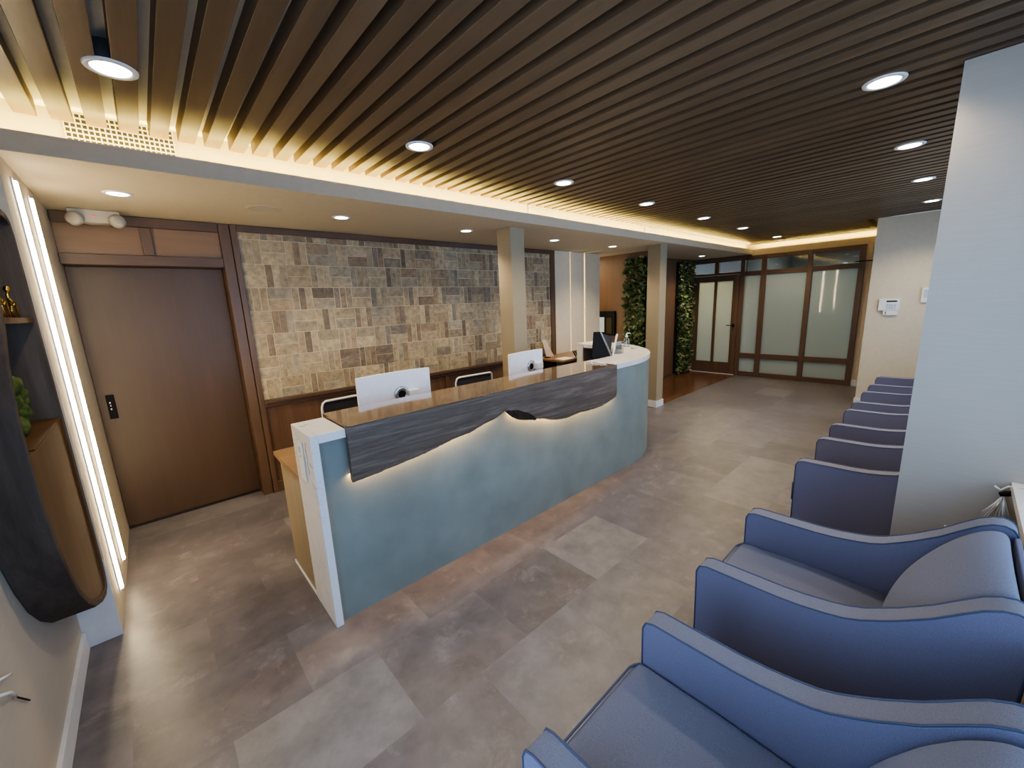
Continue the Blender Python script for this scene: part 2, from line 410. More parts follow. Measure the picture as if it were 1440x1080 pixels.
# ------------------------------------------------------------------ walls
# left wall with opening for the display niche
m = MB()
m.box(XL-.1, XL, YN, -.3, 0, ZT); m.box(XL-.1, XL, -.3, 1.3, 2.3, ZT); m.box(XL-.1, XL, 1.3, 2.22, 0, ZT); m.box(XL-.1, XL, 2.22, YR, 0, 1.21); m.box(XL-.1, XL, 2.22, YR, 2.06, ZT)
struct(m.build('wall_left', M['wallp']), 'pale wallpapered wall at the left edge')
struct(box('wall_led', M['farwall'], XL-.02, XS, YR, YD+.05, 0, ZC-.001), 'short beige wall carrying two vertical light tubes')
Wl('baseboard_left', M['base'], XL, XL+.015, 1.36, YR-.015, 0, .10)
Wl('trim_12', M['base'], XL+.0005, XS, YR-.008, YR-.0003, 0, .45, label='white painted edge beside the light tubes')
# window wall
m = MB()
m.box(XL-.1, XF, YN-.2, YN, 0, .80); m.box(XL-.1, XF, YN-.2, YN, 2.42, ZT)
for a, b_ in ((XL-.1, -.3), (2.62, 3.6), (7.2, XF)): m.box(a, b_, YN-.2, YN, .80, 2.42)
struct(m.build('wall_right', M['farwall']), 'window wall behind the waiting chairs')
for wi, (a, b_) in enumerate(((-.3, 2.62), (3.6, 7.2))):  # windows out of view, added to bring in the daylight
    w = empty(f'window_{wi+1}', ((a+b_)/2, YN-.12, .80), kind='structure')
    n = round((b_-a)/1.05); m = MB()
    m.box(a, b_, YN-.14, YN-.08, .80, .85); m.box(a, b_, YN-.14, YN-.08, 2.37, 2.42)
    for i in range(n+1):
        x = a+(b_-a-.05)*i/n; m.box(x, x+.05, YN-.14, YN-.08, .85, 2.37)
    m.build('window_frame', M['darkmetal'], w)
    box('pane', M['glass'], a+.02, b_-.02, YN-.113, YN-.107, .84, 2.38, parent=w)
Wl('trim_1', M['quartz'], XL, 2.738, YN+.0, -.243, .775, .81, label='white window sill beside the wallpapered column')
gd = empty('door_added', (XL-.05, .5, 0), 'unseen glazed door beside the camera, added to let in daylight', kind='structure')  # unseen opening added so daylight reaches the near chairs and pier
m = MB(); m.box(XL-.09, XL-.02, -.3, -.24, 0, 2.3); m.box(XL-.09, XL-.02, 1.24, 1.3, 0, 2.3); m.box(XL-.09, XL-.02, -.24, 1.24, 2.24, 2.3); m.box(XL-.09, XL-.02, -.24, 1.24, 0, .06)
m.build('door_frame', M['darkmetal'], gd)
box('door_pane', M['glass'], XL-.06, XL-.052, -.24, 1.24, .06, 2.24, parent=gd)
# wallpapered pier near the camera
Wl('wall_pier', M['wallp'], 2.74, 2.93, YN-.01, .113, 0, ZS-.002, label='wide wallpapered pier between the nearer and farther chairs')
# far wall with keypad, and its return
Wl('wall_far', M['farwall'], XF, XF+.12, YN-.2, YF, 0, ZS-.002, label='beige far wall with the alarm keypad')
Wl('wall_passage', M['farwall'], XF+.12, XG+.02, YF-.12, YF, 0, ZT, label='side wall between far wall and glass partition')
Wl('wall_glass_end', M['farwall'], XG, XG+.14, YF, 1.168, 0, 2.402)
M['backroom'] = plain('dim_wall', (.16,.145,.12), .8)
Wl('wall_light_baffle', M['backroom'], XG+.161, 12.4, 3.02, 3.06, 0, 2.62)  # unseen baffle, added to keep the warm lamp light on the door side
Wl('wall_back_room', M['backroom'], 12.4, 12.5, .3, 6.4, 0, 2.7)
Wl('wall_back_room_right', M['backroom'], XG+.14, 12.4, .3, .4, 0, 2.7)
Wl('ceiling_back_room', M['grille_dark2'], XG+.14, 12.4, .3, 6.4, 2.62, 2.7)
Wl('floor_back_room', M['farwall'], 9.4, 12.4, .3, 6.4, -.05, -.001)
Wl('baseboard_glass_end', M['base'], XG-.014, XG, YF, 1.168, 0, .10)
Wl('baseboard_far', M['base'], XF-.014, XF, -.44, YF, 0, .10)
Wl('baseboard_passage', M['base'], XF-.014, XG-.014, YF, YF+.014, 0, .10)

# ------------------------------------------------------------------ panelled wall, sliding door, brick-tile feature wall
Wl('wall_back', M['brown'], XS-.1, 5.6, YD+.06, YD+.14, 0, ZC-.001, label='wall behind the reception desk')
XT0, XT1 = .715, 4.64
# door surround
m = MB()
m.box(.592, .668, YW, YD+.06, 0, ZC-.002)                 # right jamb / stile
m.build('trim_3', M['trim'], bevel=.004)['kind'] = 'structure'
m = MB(); m.box(XS+.002, .590, YW, YD+.06, 2.072, 2.147); m.box(XS+.002, .590, YW, YD+.06, 2.352, ZC-.002)
m.build('trim_4', M['trimx'], bevel=.004)['kind'] = 'structure'
struct(box('trim_5', M['trim'], .097, .163, YW+.002, YW+.06, 2.149, 2.35, bevel=.004))
struct(box('wall_transom_panel', M['panel'], XS+.002, .590, YW+.03, YW+.09, 2.146, 2.353), 'lighter wood transom panels above the sliding door')
door = empty('door_1', (.12, YD, 0), 'wide brown flush wooden door, recessed beside the brick-tile wall', kind='structure')
box('door_leaf', M['door'], XS+.002, .589, YD, YD+.045, .022, 2.07, parent=door, bevel=.002)
h = box('door_handle', M['black'], -.300, -.252, YD-.012, YD-.0005, .922, 1.112, parent=door, bevel=.004)
m = MB()
for z, w in ((1.045, .006), (1.022, .004), (.995, .006)):
    m.box(-.279-w, -.279+w*.3, YD-.0135, YD-.0121, z, z+.012)
m.build('latch_mark', M['whiteplastic'], h)
Wl('trim_6', M['leg'], XS+.002, .589, YD, YD+.05, .0005, .0205)
# frame of the tiled wall
m = MB(); m.box(.672, XT0, YW-.012, YD+.06, 0, ZC-.002); m.box(XT1, 4.735, YW-.012, YD+.06, 0, ZC-.002)
m.build('trim_7', M['trim'], bevel=.004)['kind'] = 'structure'
m = MB(); m.box(XT0+.001, XT1-.001, YW-.012, YD+.06, 2.368, ZC-.002)
m.build('trim_8', M['trimx'], bevel=.004)['kind'] = 'structure'
# bricks: basket-weave of stacked pairs and upright triples
def brick_wall():
    m = MB(); cols = []; rnd = random.Random(3)
    pal = [(.34,.28,.20), (.37,.31,.225), (.30,.24,.17), (.34,.29,.22), (.31,.26,.195), (.39,.33,.245), (.26,.205,.15), (.29,.26,.215), (.32,.275,.21)]
    dark = [(.19,.155,.12), (.20,.175,.15), (.21,.155,.11), (.165,.13,.10)]
    y0 = YW+.0055; ybk = YW+.03; g = .0026
    def brick(xa, xb, za, zb, up):
        xa, xb = max(xa+g, XT0+.001), min(xb-g, XT1-.001); za, zb = max(za+g, .9), min(zb-g, 2.367)
        if xb-xa < .006 or zb-za < .006: return
        j = rnd.uniform(-.003, .003); nf = len(m.bm.faces)
        m.box(xa, xb, y0+j, ybk, za, zb)
        c = rnd.choice(dark) if rnd.random() < (.30 if up else .10) else rnd.choice(pal); f = rnd.uniform(.86, 1.06)
        cols.extend([(c[0]*f, c[1]*f*.95, c[2]*f*.82)]*(len(m.bm.faces)-nf))
    H, V, R = .202, .178, .2045
    for k in range(0, 9):
        z = .8815+R*k; x = (.875 if k % 2 == 0 else 1.064)-(H+V)*2
        while x < XT1:
            brick(x, x+H, z, z+R/2, False); brick(x, x+H, z+R/2, z+R, False); x += H
            for q in range(3): brick(x+V*q/3, x+V*(q+1)/3, z, z+R, True)
            x += V
    o = m.build('wall_brick_tile', M['brick'], normals=False, bevel=.0012, seg=1); color_attr(o, cols)
    return struct(o, 'tan and brown brick-tile feature wall behind the desk')
brick_wall()
Wl('wall_grout', M['grout'], XT0, XT1, YW+.0085, YD+.05, .89, 2.37)
m = MB(); m.box(XT0, XT1, YW-.035, YW+.03, .868, .898); m.box(XT0, XT1, YW-.012, YW+.03, .83, .868); m.box(XT0, XT1, YW-.014, YW+.03, 0, .10)
m.build('trim_9', M['trimx'], bevel=.003)['kind'] = 'structure'
m = MB()
for i in range(5): m.box(XT0+i*.98-.001, XT0+i*.98+.05, YW-.011, YW+.03, .10, .83) if i else None
m.build('trim_10', M['trim'], bevel=.003)['kind'] = 'structure'
Wl('wall_wainscot', M['wainscot'], XT0, XT1, YW+.012, YW+.04, .05, .86, label='dark wood wainscot below the brick tiles')
# three white fins with light slots
for i, (a, b_) in enumerate(((4.738, 5.097), (5.122, 5.455), (5.488, 5.885))):
    Wl(f'wall_fin_{i+1}', M['farwall'], a, b_, YW, YD+.2, 0, ZC-.001, label='pale wall section between vertical light slots')
for i, (a, b_) in enumerate(((5.099, 5.120), (5.457, 5.486))):
    tag(box('slot_light', M['slotled'], a, b_, YW+.07, YW+.09, .05, ZC-.02), ('narrow glowing slot nearer the brick wall, between pale wall sections', 'narrow glowing slot farther from the brick wall, between pale wall sections')[i], 'light strip')
tag(box('slot_light', M['slotled'], 5.887, 5.897, YW+.10, YW+.12, .05, ZC-.02), 'glowing strip on the end of the pale wall beside the passage', 'light strip')
# passage, brown block with appliance, leaf wall
Wl('wall_passage_end', M['farwall'], 5.0, 6.3, 6.0, 6.1, 0, ZC-.001)
Wl('wall_passage_left', M['farwall'], 5.5, 5.6, YD+.2, 6.0, 0, ZC-.001)
Wl('wall_brown_block', M['brown'], 6.28, 6.80, 3.52, 6.0, 0, ZC-.001, label='brown wood wall with the built-in black appliance')
Wl('wall_brown', M['brown'], 6.80, XG+.02, 4.05, 4.15, 0, ZC-.001, label='brown wood wall beside the far door')
Wl('baseboard_brown', M['trimx'], 6.80, 8.30, 4.036, 4.05, 0, .05)

def leaf_panel(name, label, plane, a0, a1, z0, z1, n, seed):
    """plane: ('x', X) faces -X ; ('y', Y) faces -Y"""
    rnd = random.Random(seed); ax, pv = plane
    loc = (pv, (a0+a1)/2, z0) if ax == 'x' else ((a0+a1)/2, pv, z0)
    root = empty(name, loc, label, 'plant wall')
    if ax == 'x': box('backing', M['backing'], pv-.03, pv-.001, a0, a1, z0, z1, parent=root)
    else: box('backing', M['backing'], a0, a1, pv-.03, pv-.001, z0, z1, parent=root)
    m = MB(); cols = []
    pal = [(.05,.11,.02), (.09,.17,.03), (.03,.07,.015), (.14,.20,.05), (.22,.25,.10), (.30,.30,.16), (.10,.09,.03), (.04,.10,.03), (.26,.20,.09)]
    for i in range(n):
        u, z = rnd.uniform(a0+.01, a1-.01), rnd.uniform(z0+.01, z1-.01); L = rnd.uniform(.05, .11); w = L*rnd.uniform(.25, .5)
        d = Vector((rnd.uniform(-1,1), rnd.uniform(-.9,-.1), rnd.uniform(-1,1))).normalized()
        s = d.cross(Vector((rnd.uniform(-.6,.6), -1, rnd.uniform(-.6,.6)))).normalized(); nrm = s.cross(d)
        p = Vector((0, -rnd.uniform(.03, .075), 0)); c = rnd.choice(pal); f = rnd.uniform(.6, 1.4); c = tuple(v*f for v in c)
        pts = [p, p+d*L*.35+s*w*.5-nrm*.004, p+d*L*.75+s*w*.38, p+d*L, p+d*L*.75-s*w*.38, p+d*L*.35-s*w*.5-nrm*.004]
        q = []
        for t in pts:
            if ax == 'x': q.append((pv+t.y, u+t.x, z+t.z))
            else: q.append((u+t.x, pv+t.y, z+t.z))
        m.quad(*q); cols.append(c)
    o = m.build('foliage', M['leaf'], root, normals=False); color_attr(o, cols); o['kind'] = 'stuff'
    return root
leaf_panel('leaf_panel', 'green leafy wall panel seen just left of the farther square column, beside the black appliance', ('x', 6.28), 3.545, 3.93, .02, 2.33, 1500, 1)
leaf_panel('leaf_panel', 'green leafy wall panel in the corner beside the frosted glass door', ('y', 4.05), 8.32, 9.0, .04, 2.36, 2000, 2)
tag(box('wall_appliance_temp', M['black'], 0,.001,0,.001,0,.001), 'x', 'x'); bpy.data.objects.remove(bpy.data.objects['wall_appliance_temp'])
ap = empty('wall_oven', (6.27, 4.34, 1.03), 'black-framed glass-fronted appliance built into the brown wall', 'appliance')
box('frame', M['black'], 6.235, 6.2795, 4.14, 4.62, 1.03, 1.465, parent=ap, bevel=.003)
box('pale_panel', M['whitebox'], 6.228, 6.2345, 4.355, 4.47, 1.09, 1.36, parent=ap)
box('glass_window', plain('amber_dark_glass', (.06,.05,.03), .1), 6.228, 6.2345, 4.20, 4.31, 1.06, 1.35, parent=ap)

# ------------------------------------------------------------------ square columns
def column(name_label, x0, x1, y0, y1):
    c = empty('square_column', ((x0+x1)/2, (y0+y1)/2, 0), name_label, 'column')
    box('shaft', M['colp'], x0, x1, y0, y1, 0, ZC-.0005, parent=c)
    m = MB(); t = .013
    m.box(x0-t, x1+t, y0-t, y0-.0003, 0, .10); m.box(x0-t, x1+t, y1+.0003, y1+t, 0, .10); m.box(x0-t, x0-.0003, y0-.0003, y1+.0003, 0, .10); m.box(x1+.0003, x1+t, y0-.0003, y1+.0003, 0, .10)
    m.build('baseboard', M['base'], c)
column('square wallpapered column standing behind the desk, in front of the brick tiles', 2.865, 3.055, 3.125, 3.33)
column('square wallpapered column with white baseboard past the rounded end of the desk', 5.69, 5.885, 3.015, 3.215)

# ------------------------------------------------------------------ glass partition with door
def glass_wall():
    root = empty('glass_partition', (XG, 2.1, 0), 'brown timber partition with frosted glass panes and clear transom', 'partition')
    x0, x1 = XG-.035, XG+.045
    m = MB()
    for a, b_ in ((1.168,1.250), (1.886,1.967), (2.616,2.706), (3.0,3.078)): m.box(x0, x1, a, b_, .0, 2.402)
    m.box(x0, x1, 4.02, 4.05, 0, 2.402)
    m.build('mullion', M['glassframe'], root, bevel=.004)
    m = MB()
    for a, b_ in ((1.250,1.886), (1.967,2.616), (2.706,3.0)):
        m.box(x0+.006, x1-.006, a, b_, 0, .09); m.box(x0+.006, x1-.006, a, b_, .378, .474); m.box(x0+.006, x1-.006, a, b_, 2.025, 2.108); m.box(x0+.006, x1-.006, a, b_, 2.325, 2.402)
    m.box(x0+.006, x1-.006, 3.078, 4.02, 2.072, 2.118); m.box(x0+.006, x1-.006, 3.078, 4.02, 2.328, 2.402); m.box(x0+.006, x1-.006, 3.50, 3.585, 2.118, 2.328)
    m.build('rail', M['glassframe_y'], root, bevel=.004)
    for a, b_ in ((1.250,1.886), (1.967,2.616), (2.706,3.0)):
        box('frosted_pane', M['frost'], XG+.0, XG+.008, a, b_, .474, 2.025, parent=root)
        box('frosted_pane', M['frost'], XG+.0, XG+.008, a, b_, .09, .378, parent=root)
        box('clear_pane', M['glass'], XG+.0, XG+.006, a, b_, 2.108, 2.325, parent=root)
    for a, b_ in ((3.078,3.50), (3.585,4.02)): box('clear_pane', M['glass'], XG, XG+.006, a, b_, 2.118, 2.328, parent=root)
    d = empty('door_2', (XG, 3.55, 0), 'brown timber door with two tall frosted panes in the glass partition', kind='structure')
    a, b_ = 3.083, 4.015
    m = MB(); m.box(XG-.02, XG+.02, a, 3.208, .012, 2.066); m.box(XG-.02, XG+.02, 3.892, b_, .012, 2.066); m.box(XG-.02, XG+.02, 3.521, 3.574, .253, 1.944)
    m.box(XG-.02, XG+.02, 3.208, 3.892, 1.944, 2.066); m.box(XG-.02, XG+.02, 3.208, 3.892, .012, .253)
    m.build('door_frame', M['glassframe'], d, bevel=.002)
    for p, q in ((3.208,3.521), (3.574,3.892)): box('door_pane', M['frost'], XG-.004, XG+.004, p, q, .253, 1.944, parent=d)
    m = MB(); m.lathe([(0,0),(.03,0),(.03,-.012),(0,-.012)], (XG-.0205, 3.155, 1.04), 16, 'x'); m.tube([(XG-.033, 3.155, 1.04), (XG-.06, 3.155, 1.04), (XG-.062, 3.28, 1.04)], .009)
    m.build('door_handle', M['darkmetal'], d)
    struct(box('trim_13', M['glassframe_y'], XG-.03, XG+.045, YL+.001, 4.05, 2.4025, ZC-.001))
    Wl('trim_11', M['base'], XG-.03, XG+.02, 3.083, 4.015, 0, .0115)
glass_wall()

# ------------------------------------------------------------------ downlights
def downlight_proto(r, can=False):
    root = empty('downlight', (0,0,0))
    if can:
        m = MB(); m.lathe([(0, .001), (r*.8, .001), (r*.8, ZT-ZS-.002), (0, ZT-ZS-.002)], (0,0,0), 32); m.build('housing', M['grille_dark2'], root, origin=(0,0,0))
    m = MB(); m.lathe([(0, -.0006), (r*.74, -.0006), (r*.78, -.006), (r, -.004), (r*1.02, .0), (r*1.02, .001), (0, .001)], (0,0,0), 40)
    m.bm.verts.ensure_lookup_table()
    m.build('trim_ring', M['whiteplastic'], root, smooth=True, origin=(0,0,0))
    m = MB(); m.lathe([(0, -.004), (r*.70, -.0045), (r*.745, -.0012), (0, -.0012)], (0,0,0), 40)
    m.build('lens', M['lamp'], root, origin=(0,0,0))
    return root
def spot(name, loc, power, col, size=140, blend=.6, rad_=.05):
    l = bpy.data.lights.new(name, 'SPOT'); l.energy = power; l.color = col; l.spot_size = rad(size); l.spot_blend = blend; l.shadow_soft_size = rad_
    o = bpy.data.objects.new(name, l); C.objects.link(o); o.location = loc; return o
WARM = (1, .80, .58); NEUT = (1, .82, .58)
pa = downlight_proto(.078, True); pb = downlight_proto(.07); first = {1: True, 2: True}
def put(kind, x, y, z, label, group, power):
    p = pa if kind == 1 else pb
    if first[kind]: r = p; first[kind] = False
    else: r = copy_tree(p)
    r.location = (x, y, z); tag(r, label, 'ceiling light', group)
    s = spot('downlight_lamp', (0, 0, -.03), power, NEUT, 140 if kind == 1 else 122, .6 if kind == 1 else .85); s.parent = r
A_l = [(.07,'round downlight in the slat ceiling above the wide door end of the room'), (1.372,'slat ceiling downlight second from the left wall in the row beside the cove'),
       (2.669,'round downlight in the slat ceiling, third in the row beside the cove'), (3.945,'round downlight in the slat ceiling, fourth in the row beside the cove'),
       (5.29,'round downlight in the slat ceiling, fifth in the row beside the cove'), (6.615,'round downlight in the slat ceiling, sixth in the row beside the cove'),
       (8.225,'round downlight in the slat ceiling nearest the glass partition')]
for x, l in A_l: put(1, x, 2.255, ZS, l, 'downlights along the cove', 16)
for x, l in ((2.69,'round downlight above the chairs nearest the wallpapered pier'), (3.985,'round downlight above the chairs, second from the near pier'),
             (5.31,'round downlight above the chairs, third from the near pier'), (6.70,'round downlight above the chairs, nearest the far wall')):
    put(1, x, .36, ZS, l, 'downlights above the chairs', 16)
for x, l in ((.02,'round downlight in the white soffit in front of the wide wooden door'), (1.348,'round downlight in the white soffit above the left part of the brick wall'),
             (2.607,'round downlight in the white soffit just left of the column behind the desk'), (3.958,'round downlight in the white soffit right of the column behind the desk'),
             (5.217,'round downlight in the white soffit in front of the pale wall sections'), (8.233,'round downlight in the white soffit in front of the frosted glass door')):
    put(2, x, 3.51, ZC, l, 'downlights in the soffit', 15)

# ------------------------------------------------------------------ ceiling speaker, grilles, emergency light
sp = empty('ceiling_speaker', (.79, 3.50, ZC), 'round white ceiling speaker between two soffit downlights near the wide door', 'speaker')
m = MB(); m.lathe([(.085, 0), (.098, -.006), (.115, -.003), (.118, 0)], (.79,3.50,ZC-.0003), 40); m.build('rim', M['soffit'], sp, smooth=True)
m = MB(); m.lathe([(0,-.003), (.085,-.003), (.085, 0)], (.79,3.50,ZC-.0003), 32); m.build('grille', M['offwhite'], sp)
def grid_grille():
    g = empty('air_vent', (.085, YCV, 2.545), 'square-mesh white air vent in the cove wall near the left wall', 'vent')
    x0, x1, z0, z1 = -.122, .29, 2.535, 2.672
    box('duct', M['grille_dark'], x0, x1, YCV-.006, YCV-.0005, z0, z1, parent=g)
    m = MB(); nx, nz = 20, 6
    for i in range(nx+1):
        x = x0+(x1-x0)*i/nx; m.box(x-.0026, x+.0026, YCV-.009, YCV-.0065, z0, z1)
    for j in range(nz+1):
        z = z0+(z1-z0)*j/nz; m.box(x0, x1, YCV-.0095, YCV-.0065, z-.0032, z+.0032)
    m.build('grille', M['ceil'], g)
grid_grille()
def bar_grille(x0, x1, label):
    g = empty('air_vent', ((x0+x1)/2, YCV, 2.535), label, 'vent')
    box('duct', plain('duct_grey', (.25,.22,.17), .8), x0, x1, YCV-.005, YCV-.0005, 2.535, 2.655, parent=g)
    m = MB()
    for j in range(8):
        z = 2.538+j*.0155; m.box(x0, x1, YCV-.013, YCV-.0055, z, z+.008)
    m.box(x0-.01, x0, YCV-.014, YCV-.0055, 2.53, 2.66); m.box(x1, x1+.01, YCV-.014, YCV-.0055, 2.53, 2.66)
    m.build('louver', M['ceil'], g)
bar_grille(3.03, 3.41, 'slim louvered white air vent in the cove wall above the column behind the desk')
bar_grille(5.25, 5.64, 'slim louvered white air vent in the cove wall above the farther square column')
e = empty('emergency_light', (-.13, 4.12, 2.33), 'white twin-head emergency light at the ceiling above the wide wooden door', 'emergency light')
m = MB(); m.prism([(-.25,2.385),(-.235,2.35),(-.15,2.335),(-.06,2.338),(0.0,2.36),(.01,2.40),(.01,2.4255),(-.25,2.4255)], 'y', 4.08, 4.17); m.build('housing', M['offwhite'], e, bevel=.008)
for x in (-.215, -.012):
    m = MB(); m.lathe([(0,-.032),(.03,-.032),(.043,-.022),(.045,.01),(.034,.025),(0,.028)], (0,0,0), 24, 'y')
    m.rot(rad(-25 if x < -.1 else 25), 'Z'); m.rot(rad(-18), 'X')
    bmesh.ops.translate(m.bm, verts=m.bm.verts[:], vec=Vector((x, 4.055, 2.352)))
    hd = m.build('lamp_head', M['offwhite'], e, smooth=True)
m = MB(); m.box(-.135,-.118,4.0785,4.0795,2.376,2.384); m.build('indicator', M['red'], e)

# ------------------------------------------------------------------ LED tubes on the left
for i, (y, lab) in enumerate(((3.115, 'glowing vertical light tube on the left, the one nearer the display niche'), (3.50, 'glowing vertical light tube on the left, the one nearer the wide wooden door'))):
    t = empty('led_tube', (XS, y, .14), lab, 'light tube')
    box('channel', M['whiteplastic'], XS+.0003, XS+.006, y-.026, y+.026, .13, 2.36, parent=t)
    m = MB(); m.box(XS+.0065, XS+.019, y-.014, y+.014, .142, 2.348); m.build('diffuser', M['led'], t, bevel=.004)

# ------------------------------------------------------------------ display niche on the left wall
oy = [(2.22,1.68),(2.145,1.575),(2.095,1.475),(2.065,1.39),(2.052,1.31),(2.046,1.22),(2.047,1.11),(2.055,1.01),(2.08,.88),(2.135,.745),(2.21,.62),(2.31,.52),(2.44,.43),(2.61,.355),(2.74,.318),(2.82,.322),(2.855,.36),(2.870,.43),
      (2.8745,.7),(2.8745,1.2),(2.8745,1.7),(2.8745,2.06),(2.855,2.12),(2.80,2.145),(2.70,2.15),(2.58,2.12),(2.46,2.05),(2.36,1.95),(2.28,1.82)]
cy, cz = 2.48, 1.2
iy = []
for i, p in enumerate(oy):
    a, b_ = Vector(oy[i-1]), Vector(oy[(i+1) % len(oy)]); t = (b_-a).normalized(); nn = Vector((-t.y, t.x))
    q = Vector(p)
    if nn.dot(Vector((cy, cz))-q) < 0: nn = -nn
    iy.append(tuple(q+nn*.03))
niche = empty('display_niche', (XL, 2.46, .32), 'oval wooden display niche with dark rim on the left wall', 'display niche')
XP = -.3535
m = MB(); m.wall_ring(oy+[oy[0]], iy+[iy[0]], 'x', XL+.0005, XP); bmesh.ops.remove_doubles(m.bm, verts=m.bm.verts[:], dist=1e-5)
m.build('rim', M['podrim'], niche, bevel=.004)
low = [p for p in iy if p[1] < 1.23]; low = low+[(2.839, 1.228), (2.076, 1.228)]
m = MB(); low_sorted = [p for p in iy[5:20] if p[1] < 1.228]; m.prism([(2.077,1.228)]+low_sorted+[(2.838,1.228)], 'x', XL+.002, XP-.004); m.build('front_panel', M['podface'], niche, bevel=.003)
m = MB(); m.box(-.80, XP-.005, 2.19, 2.838, 1.2285, 1.234); m.build('niche_floor', M['podface'], niche)
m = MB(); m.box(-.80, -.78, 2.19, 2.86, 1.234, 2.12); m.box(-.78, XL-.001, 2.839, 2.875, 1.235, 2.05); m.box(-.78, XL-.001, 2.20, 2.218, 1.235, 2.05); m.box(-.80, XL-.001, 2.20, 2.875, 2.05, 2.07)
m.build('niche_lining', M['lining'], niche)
m = MB(); m.box(-.779, XP-.006, 2.26, 2.838, 1.682, 1.704); m.build('shelf', M['podface'], niche, bevel=.002)
# moss mound inside
m = MB(); rnd = random.Random(9)
for i in range(80):
    y, x, r = rnd.uniform(2.42, 2.72), rnd.uniform(-.60, -.45), rnd.uniform(.03, .05); z = 1.235+rnd.uniform(.0, .36)*(1-(y-2.42)/.5)
    bmesh.ops.create_icosphere(m.bm, subdivisions=2, radius=r, matrix=Matrix.Translation((x, y, z)))
for v in m.bm.verts: v.co += Vector((rnd.uniform(-1,1), rnd.uniform(-1,1), rnd.uniform(-1,1)))*.006; v.co.z = max(v.co.z, 1.2345)
o = m.build('moss', M['moss'], niche, smooth=True); o['kind'] = 'stuff'
# gold figurines on the shelf
def figurine(name, label, x, y, rz):
    r = empty(name, (0, 0, 0), label, 'figurine')
    m = MB()
    m.tube([(0,-.018,.075),(0,-.026,.095),(0,-.012,.11)], [.006,.006,.004])          # torso top
    m.tube([(0,.0,.05),(0,-.014,.068),(0,-.022,.088),(0,-.004,.108)], [.007,.006,.006,.004])
    m.tube([(0.006,.0,.05),(.006,.030,.078),(.006,.052,.04),(.006,.056,.004),(.006,.076,.003)], [.006,.005,.0045,.004,.003])
    m.tube([(-.006,.0,.05),(-.006,.030,.0735),(-.004,.020,.035),(-.004,.040,.004),(-.004,.066,.003)], [.006,.005,.0045,.004,.003])
    m.tube([(0,-.015,.096),(.006,-.028,.07),(.003,.004,.058),(.003,.018,.085)], [.004,.004,.0035,.003])
    m.tube([(0,0,.05),(-.003,-.018,.03),(-.003,.01,.004)], [.005,.004,.004])
    m.build('body', M['gold'], r, smooth=True, sub=1)
    m = MB(); bmesh.ops.create_uvsphere(m.bm, u_segments=16, v_segments=10, radius=.0135, matrix=Matrix.Translation((0,-.003,.122))@Matrix.Diagonal((.8,1,1.15,1)))
    m.build('head', M['gold'], r, smooth=True)
    r.location = (x, y, 1.7052); r.rotation_euler.z = rz; return r
figurine('figurine', 'gold seated thinker figurine on the niche shelf, the one nearer the light tubes', -.405, 2.775, 0)
figurine('figurine', 'gold figurine at the left edge of the photo on the niche shelf', -.41, 2.64, 0)
# wires sticking out of the wall
m = MB(); m.tube([(XL+.0006,1.76,.662),(XL+.02,1.80,.645),(XL+.006,1.88,.60)], .004); tag(m.build('wire_stub', M['whiteplastic'], smooth=True), 'upper short white wire stub poking out of the left wall', 'wire')
m = MB(); m.tube([(XL+.0006,1.74,.63),(XL+.02,1.78,.60),(XL+.006,1.86,.53)], .0045)
w = tag(m.build('wire_stub', M['whiteplastic'], smooth=True), 'lower white wire stub with a black stripped tip on the left wall', 'wire')
m = MB(); m.tube([(XL+.006,1.862,.528),(XL+.006,1.955,.437)], .0025); m.build('tip', M['black'], w)

# ------------------------------------------------------------------ reception desk
ZK = 1.081
desk = empty('reception_desk', (2.6, 2.6, 0), 'long grey reception desk with live-edge wood slab, white quartz end and rounded far end', 'desk')
cx, cyy, RO = 3.45, 3.45, 1.352
def arc(r, a0, a1, n): return [(cx+r*math.cos(a0+(a1-a0)*i/n), cyy+r*math.sin(a0+(a1-a0)*i/n)) for i in range(n+1)]
A0 = rad(-90)
outer = [(.552, 2.092)]+arc(RO-.006, A0, 0, 36)
# base shell (grey plaster), thick 8 cm
inner = [(.552, 2.172)]+arc(RO-.086, A0, 0, 36)
m = MB(); m.wall_ring(outer, inner, 'z', 0, ZK-.048); m.build('plaster_front', M['plaster'], desk)
# white waterfall end
m = MB(); m.prism([(2.062,0),(2.062,.0),(2.062,ZK),(2.40,ZK),(2.40,0)][1:], 'x', .512, .55)
def quartz_veined():
    m_, nt, b = mat_new('veined_quartz'); tc = N(nt, 'ShaderNodeTexCoord')
    n0 = N(nt, 'ShaderNodeTexNoise'); n0.inputs['Scale'].default_value = 2.2; n0.inputs['Detail'].default_value = 4; n0.inputs['Distortion'].default_value = 1.5
    nt.links.new(tc.outputs['Object'], n0.inputs['Vector'])
    sb = N(nt, 'ShaderNodeMath', operation='SUBTRACT'); sb.inputs[1].default_value = .5; ab = N(nt, 'ShaderNodeMath', operation='ABSOLUTE')
    nt.links.new(n0.outputs['Fac'], sb.inputs[0]); nt.links.new(sb.outputs[0], ab.inputs[0])
    r = ramp(nt, [(0, (.66,.66,.67)), (.007, (.77,.76,.755)), (1, (.80,.78,.77))]); nt.links.new(ab.outputs[0], r.inputs[0]); nt.links.new(r.outputs[0], b.inputs['Base Color'])
    b.inputs['Roughness'].default_value = .25; return m_
M['veined'] = quartz_veined()
m.build('quartz_end_panel', M['veined'], desk, bevel=.002)
box('quartz_end_top', M['veined'], .5505, .684, 2.062, 2.40, ZK-.045, ZK, parent=desk, bevel=.002)
box('end_filler', M['plaster'], .5505, .69, 2.10, 2.39, 0.3, ZK-.046, parent=desk)
